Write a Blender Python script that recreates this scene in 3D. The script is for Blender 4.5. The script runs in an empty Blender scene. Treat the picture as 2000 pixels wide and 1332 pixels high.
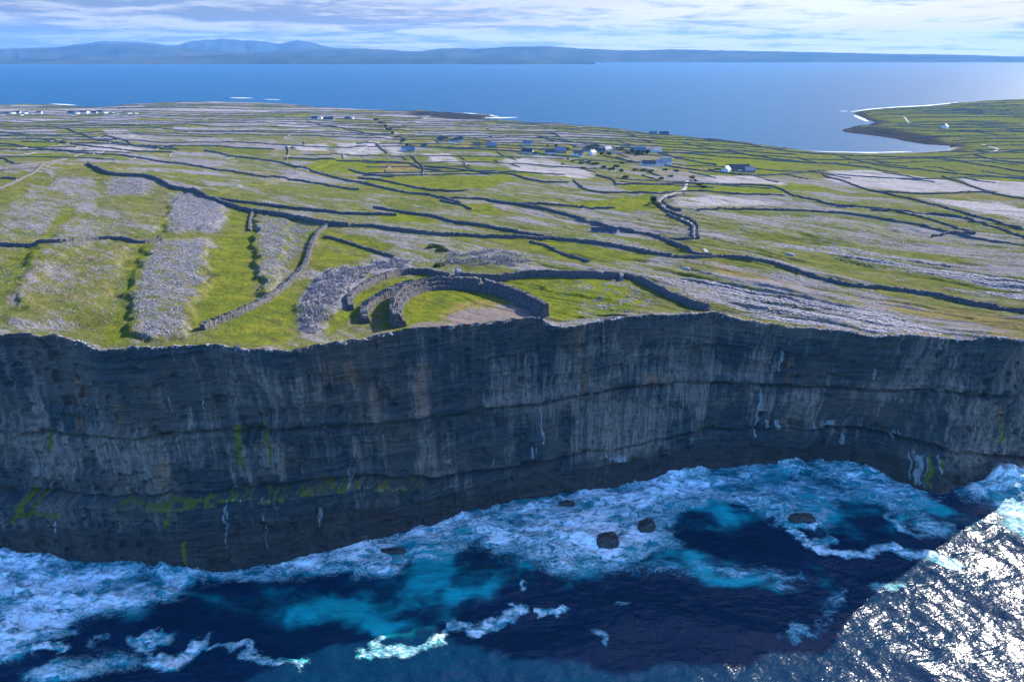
import bpy, math, random
import numpy as np
C = bpy.context.scene
col = C.collection
rad = math.radians
rng = np.random.default_rng(7)
random.seed(7)

# ------------------------------------------------------------------ camera
F, CX, CY = 1351.0, 1000.0, 666.0          # focal length and centre in photo pixels
CAMH, PITCH = 172.0, rad(22.6)
cp, sp = math.cos(PITCH), math.sin(PITCH)
cam_d = bpy.data.cameras.new("camera")
cam_d.sensor_width = 36.0
cam_d.lens = 36.0 * F / 2000.0
cam_d.clip_start, cam_d.clip_end = 1.0, 120000.0
cam = bpy.data.objects.new("camera", cam_d); col.objects.link(cam)
cam.location = (0, 0, CAMH)
cam.rotation_euler = (rad(90) - PITCH, 0, 0)
C.camera = cam

# ------------------------------------------------------------------ light
SUN_AZ, SUN_EL = rad(50), rad(28)           # azimuth to the right of +Y
sd = bpy.data.lights.new("sun", 'SUN'); sd.energy = 5.0; sd.angle = rad(0.53); sd.color = (1.0, 0.93, 0.82)
so = bpy.data.objects.new("sun", sd); col.objects.link(so)
so.rotation_euler = (rad(90) - SUN_EL, 0, math.pi - SUN_AZ)
so.location = (300, 300, 400)
C.view_settings.view_transform = 'Standard'
C.view_settings.look = 'None'
C.view_settings.exposure = 1.45
C.view_settings.gamma = 1.0
C.view_settings.use_curve_mapping = False
C.cycles.max_bounces = 5
C.cycles.diffuse_bounces = 2
C.cycles.glossy_bounces = 2
C.cycles.volume_bounces = 0
C.cycles.sample_clamp_indirect = 4.0
C.cycles.use_denoising = True

def N(nt, t, **kw):
    n = nt.nodes.new(t)
    for k, v in kw.items():
        if k == 'inp':
            for kk, vv in v.items(): n.inputs[kk].default_value = vv
        else: setattr(n, k, v)
    return n
def L(nt, a, b): nt.links.new(a, b)
def math_n(nt, op, a, b=None, c=None, clamp=False):
    n = nt.nodes.new('ShaderNodeMath'); n.operation = op; n.use_clamp = clamp
    for i, v in enumerate((a, b, c)):
        if v is None: continue
        if isinstance(v, (int, float)): n.inputs[i].default_value = v
        else: nt.links.new(v, n.inputs[i])
    return n.outputs[0]
def mixc(nt, f, a, b, mode='MIX'):
    n = nt.nodes.new('ShaderNodeMix'); n.data_type = 'RGBA'; n.blend_type = mode; n.clamp_factor = True
    for sock, v in ((n.inputs[0], f), (n.inputs[6], a), (n.inputs[7], b)):
        if isinstance(v, (int, float)): sock.default_value = v
        elif isinstance(v, tuple): sock.default_value = (*v[:3], 1)
        else: nt.links.new(v, sock)
    return n.outputs[2]
def ramp(nt, f, lo, hi, a=0.0, b=1.0):
    n = nt.nodes.new('ShaderNodeMapRange'); n.interpolation_type = 'SMOOTHSTEP'
    for i, v in enumerate((f, lo, hi, a, b)):
        if isinstance(v, (int, float)): n.inputs[i].default_value = v
        else: nt.links.new(v, n.inputs[i])
    return n.outputs[0]
def noise(nt, vec, scale, detail=4, rough=0.55, dist=0.0, lac=2.0):
    n = nt.nodes.new('ShaderNodeTexNoise')
    n.inputs['Scale'].default_value = scale; n.inputs['Detail'].default_value = detail
    n.inputs['Roughness'].default_value = rough; n.inputs['Distortion'].default_value = dist
    n.inputs['Lacunarity'].default_value = lac
    if vec is not None: nt.links.new(vec, n.inputs['Vector'])
    return n.outputs['Fac']
def mapping(nt, vec, scale=(1, 1, 1), rot=(0, 0, 0), loc=(0, 0, 0)):
    n = nt.nodes.new('ShaderNodeMapping')
    n.inputs['Scale'].default_value = scale; n.inputs['Rotation'].default_value = rot; n.inputs['Location'].default_value = loc
    nt.links.new(vec, n.inputs['Vector']); return n.outputs[0]

# world: clear-sky model with layered cloud sheets
W = bpy.data.worlds.new("World"); C.world = W; W.use_nodes = True
nt = W.node_tree; nt.nodes.clear()
tc = N(nt, 'ShaderNodeTexCoord')
sep = N(nt, 'ShaderNodeSeparateXYZ'); L(nt, tc.outputs['Generated'], sep.inputs[0])
zc = math_n(nt, 'MAXIMUM', sep.outputs[2], 0.0)
cmb = N(nt, 'ShaderNodeCombineXYZ'); L(nt, sep.outputs[0], cmb.inputs[0]); L(nt, sep.outputs[1], cmb.inputs[1]); L(nt, math_n(nt, 'MAXIMUM', sep.outputs[2], 0.004), cmb.inputs[2])
sky = N(nt, 'ShaderNodeTexSky', sky_type='NISHITA', sun_disc=False, sun_elevation=SUN_EL, sun_rotation=SUN_AZ,
        altitude=100, air_density=1.0, dust_density=0.35, ozone_density=3.0)
L(nt, cmb.outputs[0], sky.inputs[0])
skyc = mixc(nt, 1.0, sky.outputs[0], (0.54, 0.92, 1.34), 'MULTIPLY')
az = math_n(nt, 'ARCTAN2', sep.outputs[0], sep.outputs[1])
cv = N(nt, 'ShaderNodeCombineXYZ')
L(nt, az, cv.inputs[0]); L(nt, math_n(nt, 'POWER', zc, 0.7), cv.inputs[1])
v1 = mapping(nt, cv.outputs[0], (3.4, 30, 1), loc=(3.1, .4, 0))
n1 = noise(nt, v1, 1.0, 10, 0.64, 0.9)
n2 = noise(nt, mapping(nt, cv.outputs[0], (12, 58, 1), loc=(8.3, 2.2, 0)), 1.0, 9, 0.66, 0.8)
n3 = noise(nt, mapping(nt, cv.outputs[0], (1.3, 7, 1), loc=(1.3, 5.2, 0)), 1.0, 3, 0.5, 0.2)
band = math_n(nt, 'ADD', math_n(nt, 'MULTIPLY', n1, 0.55), math_n(nt, 'MULTIPLY', n2, 0.5))
azr = math_n(nt, 'MULTIPLY', ramp(nt, az, -0.75, 0.75), ramp(nt, az, 1.5, 2.3, 1.0, 0.0))                       # brighter sheets towards the sun's side
cov = ramp(nt, math_n(nt, 'ADD', math_n(nt, 'MULTIPLY', n3, 0.7), math_n(nt, 'MULTIPLY', band, 0.5)), 0.40, 0.58)
hi = ramp(nt, zc, 0.12, 0.35, 1.0, 0.0)
cov = math_n(nt, 'MULTIPLY', math_n(nt, 'MAXIMUM', cov, math_n(nt, 'MULTIPLY', ramp(nt, zc, .08, .2, 1.0, 0.0), .96)), math_n(nt, 'MAXIMUM', hi, math_n(nt, 'ADD', .28, math_n(nt, 'MULTIPLY', azr, .6))))
cov = math_n(nt, 'MULTIPLY', cov, ramp(nt, math_n(nt, 'ABSOLUTE', az), 1.3, 2.2, 1.0, 0.15))      # cloud thinned in the unseen sky behind the camera, to turn shade bluer
bright = ramp(nt, math_n(nt, 'ADD', band, math_n(nt, 'MULTIPLY', azr, 0.10)), 0.48, 0.63)
cc_d = mixc(nt, azr, (0.098, 0.120, 0.170), (0.155, 0.165, 0.190))
cc_l = mixc(nt, azr, (0.26, 0.27, 0.29), (0.43, 0.38, 0.31))
cloud = mixc(nt, bright, cc_d, cc_l)
topd = ramp(nt, zc, 0.045, 0.085)                     # darker deck overhead of the far bright gap
cloud = mixc(nt, math_n(nt, 'MULTIPLY', topd, math_n(nt, 'SUBTRACT', 0.8, math_n(nt, 'MULTIPLY', azr, .74))), cloud, (0.075, 0.172, 0.385))
bg1 = N(nt, 'ShaderNodeBackground'); L(nt, skyc, bg1.inputs[0]); bg1.inputs[1].default_value = 0.15
bg2 = N(nt, 'ShaderNodeBackground'); L(nt, cloud, bg2.inputs[0]); bg2.inputs[1].default_value = 1.0
mx = N(nt, 'ShaderNodeMixShader'); L(nt, cov, mx.inputs[0]); L(nt, bg1.outputs[0], mx.inputs[1]); L(nt, bg2.outputs[0], mx.inputs[2])
wo = N(nt, 'ShaderNodeOutputWorld'); L(nt, mx.outputs[0], wo.inputs[0])

# ------------------------------------------------------------------ geometry helpers
def ray(px, py):
    px = np.asarray(px, float); py = np.asarray(py, float)
    dx = px - CX; dy = py - CY
    return dx, F * cp - dy * sp, -(dy * cp + F * sp)
def at_z(px, py, z=0.0):
    dx, fy, dz = ray(px, py)
    t = (z - CAMH) / dz
    return dx * t, fy * t
def at_y(px, py, y):
    dx, fy, dz = ray(px, py); t = y / fy
    return dx * t, CAMH + dz * t
def sstep(x, a, b):
    t = np.clip((x - a) / (b - a), 0, 1); return t * t * (3 - 2 * t)

def _h(ix, iy, seed):
    n = (ix.astype(np.int64) * 374761393 + iy.astype(np.int64) * 668265263 + seed * 974634777) & 0x7fffffff
    n = ((n ^ (n >> 13)) * 1274126177) & 0x7fffffff
    n = n ^ (n >> 16)
    return (n & 0xffffff) / float(0xffffff)
def vn(x, y, seed=0):
    x, y = np.broadcast_arrays(np.asarray(x, float), np.asarray(y, float))
    ix = np.floor(x); iy = np.floor(y); fx = x - ix; fy = y - iy
    fx = fx * fx * fx * (fx * (fx * 6 - 15) + 10); fy = fy * fy * fy * (fy * (fy * 6 - 15) + 10)
    ix = ix.astype(np.int64); iy = iy.astype(np.int64)
    a = _h(ix, iy, seed); b = _h(ix + 1, iy, seed); c = _h(ix, iy + 1, seed); d = _h(ix + 1, iy + 1, seed)
    return (a * (1 - fx) + b * fx) * (1 - fy) + (c * (1 - fx) + d * fx) * fy
def fbm(x, y, octv=4, seed=0, gain=0.5):
    s = 0; a = 1; tot = 0; x = np.asarray(x, float); y = np.asarray(y, float)
    for i in range(octv):
        s = s + a * vn(x, y, seed + i * 17); tot += a; a *= gain
        x, y = x * 1.93 + 5.3 + y * .35, y * 1.93 - 3.1 - x * .35
    return s / tot
def sfb(x, y, octv=4, seed=0, gain=0.5): return fbm(x, y, octv, seed, gain) * 2 - 1

def seg_dist(P, pts, closed=False):
    pts = np.asarray(pts, float); best = np.full(len(P), 1e18)
    n = len(pts); rngs = range(n if closed else n - 1)
    for i in rngs:
        a = pts[i]; b = pts[(i + 1) % n]; d = b - a; l2 = (d * d).sum() + 1e-12
        t = np.clip(((P - a) @ d) / l2, 0, 1)
        q = P - (a + t[:, None] * d)
        best = np.minimum(best, (q * q).sum(1))
    return np.sqrt(best)
def inside(P, pts):
    pts = np.asarray(pts, float); r = np.zeros(len(P), bool); n = len(pts)
    x, y = P[:, 0], P[:, 1]
    for i in range(n):
        x1, y1 = pts[i]; x2, y2 = pts[(i + 1) % n]
        if y1 == y2: continue
        c = ((y1 > y) != (y2 > y)) & (x < (x2 - x1) * (y - y1) / (y2 - y1) + x1)
        r ^= c
    return r
def sdpoly(P, pts):
    d = seg_dist(P, pts, True); return np.where(inside(P, pts), d, -d)
def soft(P, pts, feather, pad=None):
    """0..1 mask of a world polygon, soft edge of width feather"""
    pts = np.asarray(pts, float); pad = pad or feather * 1.5
    out = np.zeros(len(P))
    lo = pts.min(0) - pad; hi = pts.max(0) + pad
    m = (P[:, 0] > lo[0]) & (P[:, 0] < hi[0]) & (P[:, 1] > lo[1]) & (P[:, 1] < hi[1])
    if m.any(): out[m] = sstep(sdpoly(P[m], pts), -feather, feather)
    return out
def softline(P, pts, w, feather=None):
    pts = np.asarray(pts, float); pad = w * 2
    out = np.zeros(len(P)); lo = pts.min(0) - pad; hi = pts.max(0) + pad
    m = (P[:, 0] > lo[0]) & (P[:, 0] < hi[0]) & (P[:, 1] > lo[1]) & (P[:, 1] < hi[1])
    if m.any(): out[m] = 1 - sstep(seg_dist(P[m], pts), w * .2, w)
    return out

def mesh_np(name, V, Q, mat=None, attrs=None, smooth=True, parent=None, mi=None, mats=None):
    """mesh object from numpy vertices and quads (or triangles)"""
    me = bpy.data.meshes.new(name)
    V = np.asarray(V, np.float32); Q = np.asarray(Q, np.int32)
    k = Q.shape[1]
    me.vertices.add(len(V)); me.vertices.foreach_set('co', V.ravel())
    me.loops.add(Q.size); me.loops.foreach_set('vertex_index', Q.ravel())
    me.polygons.add(len(Q)); me.polygons.foreach_set('loop_start', np.arange(0, Q.size, k, dtype=np.int32))
    me.polygons.foreach_set('loop_total', np.full(len(Q), k, np.int32))
    me.polygons.foreach_set('use_smooth', np.full(len(Q), smooth, bool))
    if mats:
        for m in mats: me.materials.append(m)
        me.polygons.foreach_set('material_index', np.asarray(mi, np.int32))
    elif mat: me.materials.append(mat)
    if attrs:
        for an, av in attrs.items():
            a = me.attributes.new(an, 'FLOAT', 'POINT'); a.data.foreach_set('value', np.asarray(av, np.float32).ravel())
    me.update(); me.validate()
    o = bpy.data.objects.new(name, me); col.objects.link(o)
    if parent is not None: o.parent = parent
    return o
def grid_quads(nr, nc, flip=False):
    i = np.arange(nr - 1)[:, None] * nc + np.arange(nc - 1)[None, :]
    q = np.stack([i, i + 1, i + nc + 1, i + nc], -1).reshape(-1, 4)
    return q[:, ::-1] if flip else q
def tag(o, label=None, cat=None, group=None, kind=None):
    if label: o['label'] = label
    if cat: o['category'] = cat
    if group: o['group'] = group
    if kind: o['kind'] = kind
    elif cat: o['kind'] = 'thing'
    return o
def empty(name, loc, rz=0.0):
    o = bpy.data.objects.new(name, None); col.objects.link(o); o.location = loc; o.rotation_euler = (0, 0, rz)
    o.empty_display_size = 1.0
    return o

# ------------------------------------------------------------------ terrain height
Z_TOP_PX = [(-600, 84), (0, 87), (600, 87), (800, 85.5), (1060, 80), (1300, 76), (1850, 72), (2000, 70)]
EDGE_PX = [(-300, 650), (0, 655), (50, 652), (118, 655), (150, 665), (180, 681), (225, 682), (250, 676), (300, 677), (400, 672), (470, 680),
           (560, 684), (620, 673), (665, 668), (712, 661), (740, 652), (785, 641), (850, 639), (920, 632), (1000, 625), (1058, 619), (1068, 634), (1100, 641),
           (1140, 631), (1200, 622), (1260, 614), (1350, 613), (1400, 611), (1450, 625), (1550, 640), (1650, 648), (1720, 658), (1780, 655),
           (1850, 662), (1900, 665), (1935, 658), (1970, 664), (2000, 668)]
BASE_PX = [(-300, 1080), (0, 1082), (200, 1102), (400, 1114), (520, 1102), (650, 1072), (800, 1037), (900, 1000), (1000, 972), (1100, 962),
           (1200, 947), (1300, 928), (1400, 917), (1500, 905), (1600, 900), (1700, 915), (1780, 950), (1830, 968), (1900, 950), (2000, 932)]
zpx = np.array(Z_TOP_PX, float)
e = np.array(EDGE_PX, float)
ez = np.interp(e[:, 0], zpx[:, 0], zpx[:, 1])
ex, ey = at_z(e[:, 0], e[:, 1], ez)
# beyond the picture on both sides
ex = np.concatenate([[-900, -420], ex, [224, 298, 420, 700, 1400]]); ey = np.concatenate([[230, 225], ey, [271, 318, 400, 560, 760]])
ez = np.concatenate([[80, 84], ez, [69, 67, 62, 55, 40]])
o_ = np.argsort(ex); ex, ey, ez = ex[o_], ey[o_], ez[o_]
b = np.array(BASE_PX, float); bx, by = at_z(b[:, 0], b[:, 1], 0)
bx = np.concatenate([[-900, -420], bx, [262, 330, 450, 730, 1400]]); by = np.concatenate([[230, 228], by, [278, 320, 400, 560, 760]])
o_ = np.argsort(bx); bx, by = bx[o_], by[o_]
def sm(fn, x, w=3.0):
    return (fn(x - w) + fn(x) * 2 + fn(x + w)) / 4
def edge_s(x):
    x = np.asarray(x, float)
    return sm(lambda t: np.interp(t, ex, ey), x, 1.5) + sfb(x / 9.0, x * 0 + 2.2, 2, 3, .6) * 1.0
def edge_b(x):
    x = np.asarray(x, float); return sum(np.interp(x + k_, ex, ey) for k_ in np.linspace(-16, 16, 17)) / 17 + .5
def edge_y(x):
    x = np.asarray(x, float)
    y = sm(lambda t: np.interp(t, ex, ey), x, 1.2)
    y = y + sfb(x / 9.0, x * 0 + 2.2, 4, 3, .6) * 1.6
    y = y + (np.floor(vn(x / 2.6, x * 0 + 9, 5) * 3) / 3 - .33) * 2.0 + sfb(x / 2.2, x * 0 + 4.4, 3, 19) * .9
    return y
def edge_z(x): return sm(lambda t: np.interp(t, ex, ez), np.asarray(x, float), 8)
def base_y(x): return sm(lambda t: np.interp(t, bx, by), np.asarray(x, float), 4)

CTRL = [(20, 400, 95), (100, 342, 96), (170, 323, 96), (60, 372, 95), (0, 475, 92), (150, 470, 92), (300, 465, 91), (300, 400, 93), (250, 345, 93),
        (350, 372, 90), (400, 420, 90), (490, 412, 86), (450, 500, 88), (450, 600, 87), (600, 600, 86), (600, 500, 85), (680, 438, 80), (620, 447, 82),
        (750, 500, 83), (700, 600, 85), (850, 560, 84), (860, 620, 85), (1000, 560, 82), (1000, 600, 81), (1200, 600, 78), (1200, 530, 78),
        (1050, 520, 81), (900, 525, 83), (900, 490, 80), (1000, 440, 70), (1370, 495, 68), (1370, 560, 73), (1600, 540, 62), (1600, 600, 68),
        (1900, 600, 62), (2000, 610, 60), (2000, 480, 45), (1700, 420, 45), (1400, 410, 50), (1000, 380, 55), (1100, 440, 66), (800, 440, 74),
        (800, 400, 64), (600, 405, 72), (700, 360, 52), (500, 360, 60), (400, 330, 50), (200, 305, 45), (0, 300, 45), (0, 260, 30), (300, 260, 30),
        (600, 300, 38), (600, 240, 20), (900, 300, 36), (900, 260, 18), (1150, 300, 30), (1150, 262, 14), (1350, 340, 32), (1350, 290, 16),
        (1600, 350, 25), (1600, 312, 9), (2000, 380, 28), (2000, 330, 12), (1800, 320, 8), (1900, 250, 8), (1800, 240, 8), (2000, 215, 10),
        (0, 215, 9), (300, 212, 9), (600, 217, 7), (-500, 400, 90), (-500, 300, 42), (-500, 230, 10), (2600, 600, 52), (2600, 400, 35), (2600, 300, 15), (2600, 230, 8),
        (1300, 268, 10)]
ca = np.array(CTRL, float)
kx, ky = at_z(ca[:, 0], ca[:, 1], ca[:, 2]); kz = ca[:, 2]
exx = np.array([-420, -190, -166, -130, -100, -80, -55, -30, -5, 20, 45, 65, 90, 120, 150, 180, 200, 260, 400, 700.])
kx = np.concatenate([kx, exx]); ky = np.concatenate([ky, np.interp(exx, ex, ey)]); kz = np.concatenate([kz, np.interp(exx, ex, ez)])
def UV(x, y): return x / (y + 150.0), np.log(np.maximum(y, 5.0))
ku, kv = UV(kx, ky)
def tps_k(r2): return np.where(r2 > 1e-12, 0.5 * r2 * np.log(np.maximum(r2, 1e-12)), 0)
n_ = len(ku)
A = np.zeros((n_ + 3, n_ + 3))
r2 = (ku[:, None] - ku[None]) ** 2 + (kv[:, None] - kv[None]) ** 2
A[:n_, :n_] = tps_k(r2) + np.eye(n_) * 2e-3
A[:n_, n_] = 1; A[:n_, n_ + 1] = ku; A[:n_, n_ + 2] = kv; A[n_:, :n_] = A[:n_, n_:].T
wts = np.linalg.solve(A, np.concatenate([kz, [0, 0, 0]]))

COAST_PX = [(-700, 210), (-300, 207), (0, 206), (60, 204), (120, 206), (170, 210), (200, 210), (250, 205), (300, 202), (400, 199), (500, 201), (560, 204), (600, 208),
            (640, 211), (700, 214), (760, 217), (800, 218), (815, 215), (835, 216), (850, 220), (900, 222), (950, 224), (962, 229), (930, 232), (1000, 237), (1100, 243), (1200, 251), (1240, 257), (1290, 263),
            (1350, 268), (1390, 271), (1440, 277), (1500, 285), (1560, 293), (1600, 297), (1700, 301), (1780, 299), (1850, 294), (1862, 290), (1845, 284), (1815, 284), (1790, 280), (1760, 274),
            (1720, 267), (1690, 264), (1658, 259), (1651, 252), (1668, 247), (1700, 245), (1716, 240), (1700, 236), (1690, 232), (1680, 228), (1668, 221), (1690, 216),
            (1730, 212), (1800, 209), (1860, 203), (1930, 197), (2000, 194), (2300, 188), (2900, 186)]
cpx = np.array(COAST_PX, float); coast = np.stack(at_z(cpx[:, 0], cpx[:, 1], 0), 1)
coast_poly = np.concatenate([coast, [[9000, -3000], [-9000, -3000]]])
GU = np.linspace(-1.7, 1.9, 900); GV = np.linspace(math.log(150), math.log(6000), 420)
gu, gv = np.meshgrid(GU, GV)
fu, fv = gu.ravel(), gv.ravel()
zt_ = np.empty(len(fu))
for s in range(0, len(fu), 40000):
    a = fu[s:s + 40000]; b_ = fv[s:s + 40000]
    zt_[s:s + 40000] = tps_k((a[:, None] - ku) ** 2 + (b_[:, None] - kv) ** 2) @ wts[:n_] + wts[n_] + wts[n_ + 1] * a + wts[n_ + 2] * b_
gy = np.exp(fv); gx = fu * (gy + 150)
P_ = np.stack([gx + sfb(gx / 60, gy / 60, 3, 91) * 12, gy + sfb(gx / 60, gy / 60, 3, 92) * 18], 1)
sdc = sdpoly(P_, coast_poly)
zt_ = np.clip(zt_, 1.2, 97.5)
shore = np.where(sdc > 0, 1.0 + sdc * 0.06, sdc * 0.12)
TAB = np.maximum(np.minimum(zt_, shore), -9).reshape(gu.shape)
SDC = sdc.reshape(gu.shape)
def lut(T, x, y):
    u, v = UV(x, y)
    fi = np.clip((u - GU[0]) / (GU[1] - GU[0]), 0, len(GU) - 1.001); fj = np.clip((v - GV[0]) / (GV[1] - GV[0]), 0, len(GV) - 1.001)
    i = fi.astype(int); j = fj.astype(int); fx = fi - i; fy = fj - j
    return (T[j, i] * (1 - fx) + T[j, i + 1] * fx) * (1 - fy) + (T[j + 1, i] * (1 - fx) + T[j + 1, i + 1] * fx) * fy
def hgt(x, y):
    x = np.asarray(x, float); y = np.asarray(y, float)
    z = lut(TAB, x, y)
    f = np.clip(z / 12.0, 0, 1)
    z = z + f * (sfb(x / 42, y / 42, 3, 11) * 1.6 + sfb(x / 150, y / 190, 2, 31) * 2.0 * sstep(y, 400, 900))
    z = z + f * (sfb(x / 6, y / 6, 3, 12) * 0.36 + sfb(x / 2.2, y / 2.2, 2, 13) * .14)
    # limestone benches stepping down to the east
    for sp_, am_, sd0 in ((12.0, 1.5, 16), (4.6, .62, 26)):
        q = (y * .79 + x * .61) / sp_ + sfb(x / 45, y / 30, 3, sd0) * 1.1
        kf = q - np.floor(q)
        z = z + f * (sstep(kf, .75, 1.0) - kf) * am_ * sstep(x, -70, 60) * (1 - sstep(y, 560, 900)) * np.clip(vn((x * .79 - y * .61) / 40, (y * .79 + x * .61) / 11, sd0 + 2) * 2.2 - .5, 0, 1.3)
    if RAISE is not None:
        gx_ = np.clip((x + 260) / .6, 0, RAISE.shape[1] - 1.01); gy_ = np.clip((y - 195) / .6, 0, RAISE.shape[0] - 1.01)
        i = gx_.astype(int); j = gy_.astype(int); fx = gx_ - i; fy = gy_ - j
        z = z + (RAISE[j, i] * (1 - fx) + RAISE[j, i + 1] * fx) * (1 - fy) + (RAISE[j + 1, i] * (1 - fx) + RAISE[j + 1, i + 1] * fx) * fy
    return z
RAISE = None
def hit(px, py):
    """where a line of sight through a photo pixel meets the land"""
    px = np.atleast_1d(np.asarray(px, float)); py = np.atleast_1d(np.asarray(py, float))
    dx, fy, dz = ray(px, py)
    ys = np.exp(np.linspace(math.log(190), math.log(5200), 1500))
    X = dx[:, None] / fy[:, None] * ys; Z = CAMH + dz[:, None] / fy[:, None] * ys
    Hh = hgt(X, np.broadcast_to(ys, X.shape)); below = (Z <= Hh) & (ys > edge_y(X))
    k = np.where(below.any(1), below.argmax(1), len(ys) - 1)
    r = np.arange(len(px)); k0 = np.maximum(k - 1, 0)
    a = Z[r, k0] - Hh[r, k0]; c = Z[r, k] - Hh[r, k]
    f = np.clip(a / np.where(np.abs(a - c) < 1e-6, 1, a - c), 0, 1)
    y = ys[k0] + (ys[k] - ys[k0]) * f
    x = dx / fy * y
    return x, y
def hitp(pts):
    p = np.array(pts, float); x, y = hit(p[:, 0], p[:, 1]); return np.stack([x, y], 1)
def dense(pts, step=25):
    p = np.asarray(pts, float); out = []
    for i in range(len(p) - 1):
        n = max(1, int(np.hypot(*(p[i + 1] - p[i])) / step))
        for k in range(n): out.append(p[i] + (p[i + 1] - p[i]) * k / n)
    out.append(p[-1]); return np.array(out)

# stony spreads stand a little proud of the turf hollows between them
_rx, _ry = np.meshgrid(np.arange(-260, -20, .6), np.arange(195, 520, .6)); _rp = np.stack([_rx.ravel(), _ry.ravel()], 1)
_rp = _rp + np.stack([sfb(_rp[:, 0] / 11, _rp[:, 1] / 11, 4, 411) * 6, sfb(_rp[:, 0] / 11, _rp[:, 1] / 11, 4, 412) * 6], 1)
_r = np.zeros(len(_rp))
for q, hh_, fe in [([(302, 472), (412, 466), (402, 560), (372, 610), (372, 660), (300, 668), (258, 660), (266, 635), (254, 590), (266, 545), (286, 500)], 1.7, 2.0), ([(338, 380), (368, 376), (443, 403), (440, 430), (420, 448), (324, 454)], 1.4, 2.0),
                   ([(500, 420), (560, 432), (560, 500), (520, 590), (504, 560), (498, 480)], 2.2, 2.0), ([(95, 470), (190, 412), (330, 422), (308, 452), (240, 462), (130, 500), (30, 600), (0, 560)], .9, 3.0), ([(70, 480), (255, 478), (228, 560), (200, 620), (60, 640), (10, 640)], 1.2, 3.5),
                   ([(585, 605), (605, 562), (640, 530), (700, 524), (690, 560), (672, 600), (640, 640), (606, 650)], 1.0, 1.5)]:
    _r += soft(_rp, hitp(dense(q + [q[0]], 30)[:-1]), fe) * hh_
RAISE = _r.reshape(_rx.shape)

# ------------------------------------------------------------------ materials
def new_mat(name):
    m = bpy.data.materials.new(name); m.use_nodes = True
    nt = m.node_tree; nt.nodes.clear()
    p = nt.nodes.new('ShaderNodeBsdfPrincipled'); o = nt.nodes.new('ShaderNodeOutputMaterial')
    nt.links.new(p.outputs[0], o.inputs[0])
    return m, nt, p
def setc(nt, sock, v):
    if isinstance(v, tuple): sock.default_value = (*v[:3], 1)
    elif isinstance(v, (int, float)): sock.default_value = v
    else: nt.links.new(v, sock)
def attr(nt, n):
    a = nt.nodes.new('ShaderNodeAttribute'); a.attribute_name = n; return a.outputs['Fac']
def bump(nt, p, h, strength, dist):
    b_ = nt.nodes.new('ShaderNodeBump'); b_.inputs['Strength'].default_value = strength; b_.inputs['Distance'].default_value = dist
    nt.links.new(h, b_.inputs['Height']); nt.links.new(b_.outputs[0], p.inputs['Normal']); return b_
def geo_pos(nt): return nt.nodes.new('ShaderNodeNewGeometry').outputs['Position']
def simple(name, c1, c2, scale, rough=0.8, bs=0.3, bd=0.05, spec=0.3):
    m, nt, p = new_mat(name)
    v = geo_pos(nt)
    n = noise(nt, v, scale, 6, .6)
    setc(nt, p.inputs['Base Color'], mixc(nt, ramp(nt, n, .35, .65), c1, c2))
    p.inputs['Roughness'].default_value = rough; p.inputs['Specular IOR Level'].default_value = spec
    if bs: bump(nt, p, n, bs, bd)
    return m

# ground -----------------------------------------------------------
GM, nt, p = new_mat("ground_turf_and_limestone")
v = geo_pos(nt)
rot = mapping(nt, v, (1, 1, 1), (0, 0, rad(38)))
st = mapping(nt, rot, (0.22, 1.0, 1.0))
nA = noise(nt, v, 0.02, 6, .6, .5)
nB = noise(nt, v, 0.11, 8, .65, .4)
nC = noise(nt, v, 0.9, 6, .7)
nS = noise(nt, st, 0.22, 8, .7, .6)
nF = noise(nt, v, 2.6, 3, .6)
nL = noise(nt, mapping(nt, rot, (0.28, 1.0, 1.0)), 0.045, 9, .68, .5)
nM = noise(nt, v, 0.33, 5, .65, .3)
wv = noise(nt, mapping(nt, rot, (0.06, 1.0, 1.0)), 0.5, 6, .75, .3)
rock, lush, tan, lite, dirt = (attr(nt, a) for a in ('rock', 'lush', 'tan', 'lite', 'dirt'))
olive = mixc(nt, ramp(nt, nB, .35, .65), (0.082, 0.098, 0.026), (0.145, 0.145, 0.045))
olive = mixc(nt, ramp(nt, nA, .38, .62, 0, .75), olive, (0.082, 0.112, 0.018))
lushc = mixc(nt, ramp(nt, nB, .35, .65), (0.080, 0.120, 0.011), (0.150, 0.164, 0.020))
lushc = mixc(nt, ramp(nt, nS, .56, .7, 0, .5), lushc, (0.16, 0.15, 0.035))
tanc = mixc(nt, nB, (0.22, 0.158, 0.062), (0.18, 0.15, 0.065))
lf = ramp(nt, math_n(nt, 'ADD', lush, math_n(nt, 'MULTIPLY', math_n(nt, 'SUBTRACT', nB, .5), 0.9)), .25, .75)
g = mixc(nt, lf, olive, lushc)
tf = ramp(nt, math_n(nt, 'ADD', tan, math_n(nt, 'MULTIPLY', math_n(nt, 'SUBTRACT', nS, .5), 1.3)), .3, .8)
g = mixc(nt, tf, g, tanc)
g = mixc(nt, ramp(nt, nC, .48, .75, 0, .45), g, (0.045, 0.062, 0.016))
g = mixc(nt, ramp(nt, nF, .55, .75, 0, .3), g, (0.2, 0.19, 0.07))
g = mixc(nt, ramp(nt, nM, .5, .68, 0, .55), g, (0.062, 0.072, 0.026))
g = mixc(nt, ramp(nt, nL, .52, .66, 0, .5), g, (0.125, 0.115, 0.062))
nH = noise(nt, mapping(nt, rot, (0.4, 1.0, 1.0), loc=(31, 7, 0)), 0.11, 9, .74, .4)
g = mixc(nt, ramp(nt, nH, .53, .64, 0, .7), g, (0.052, 0.056, 0.028))
rk = mixc(nt, ramp(nt, nC, .3, .7), (0.140, 0.136, 0.158), (0.250, 0.242, 0.270))
rk = mixc(nt, lite, rk, mixc(nt, nS, (0.20, 0.195, 0.21), (0.42, 0.40, 0.41)))
rk = mixc(nt, ramp(nt, wv, .53, .60, 0, .75), rk, (0.05, 0.055, 0.052))
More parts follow.
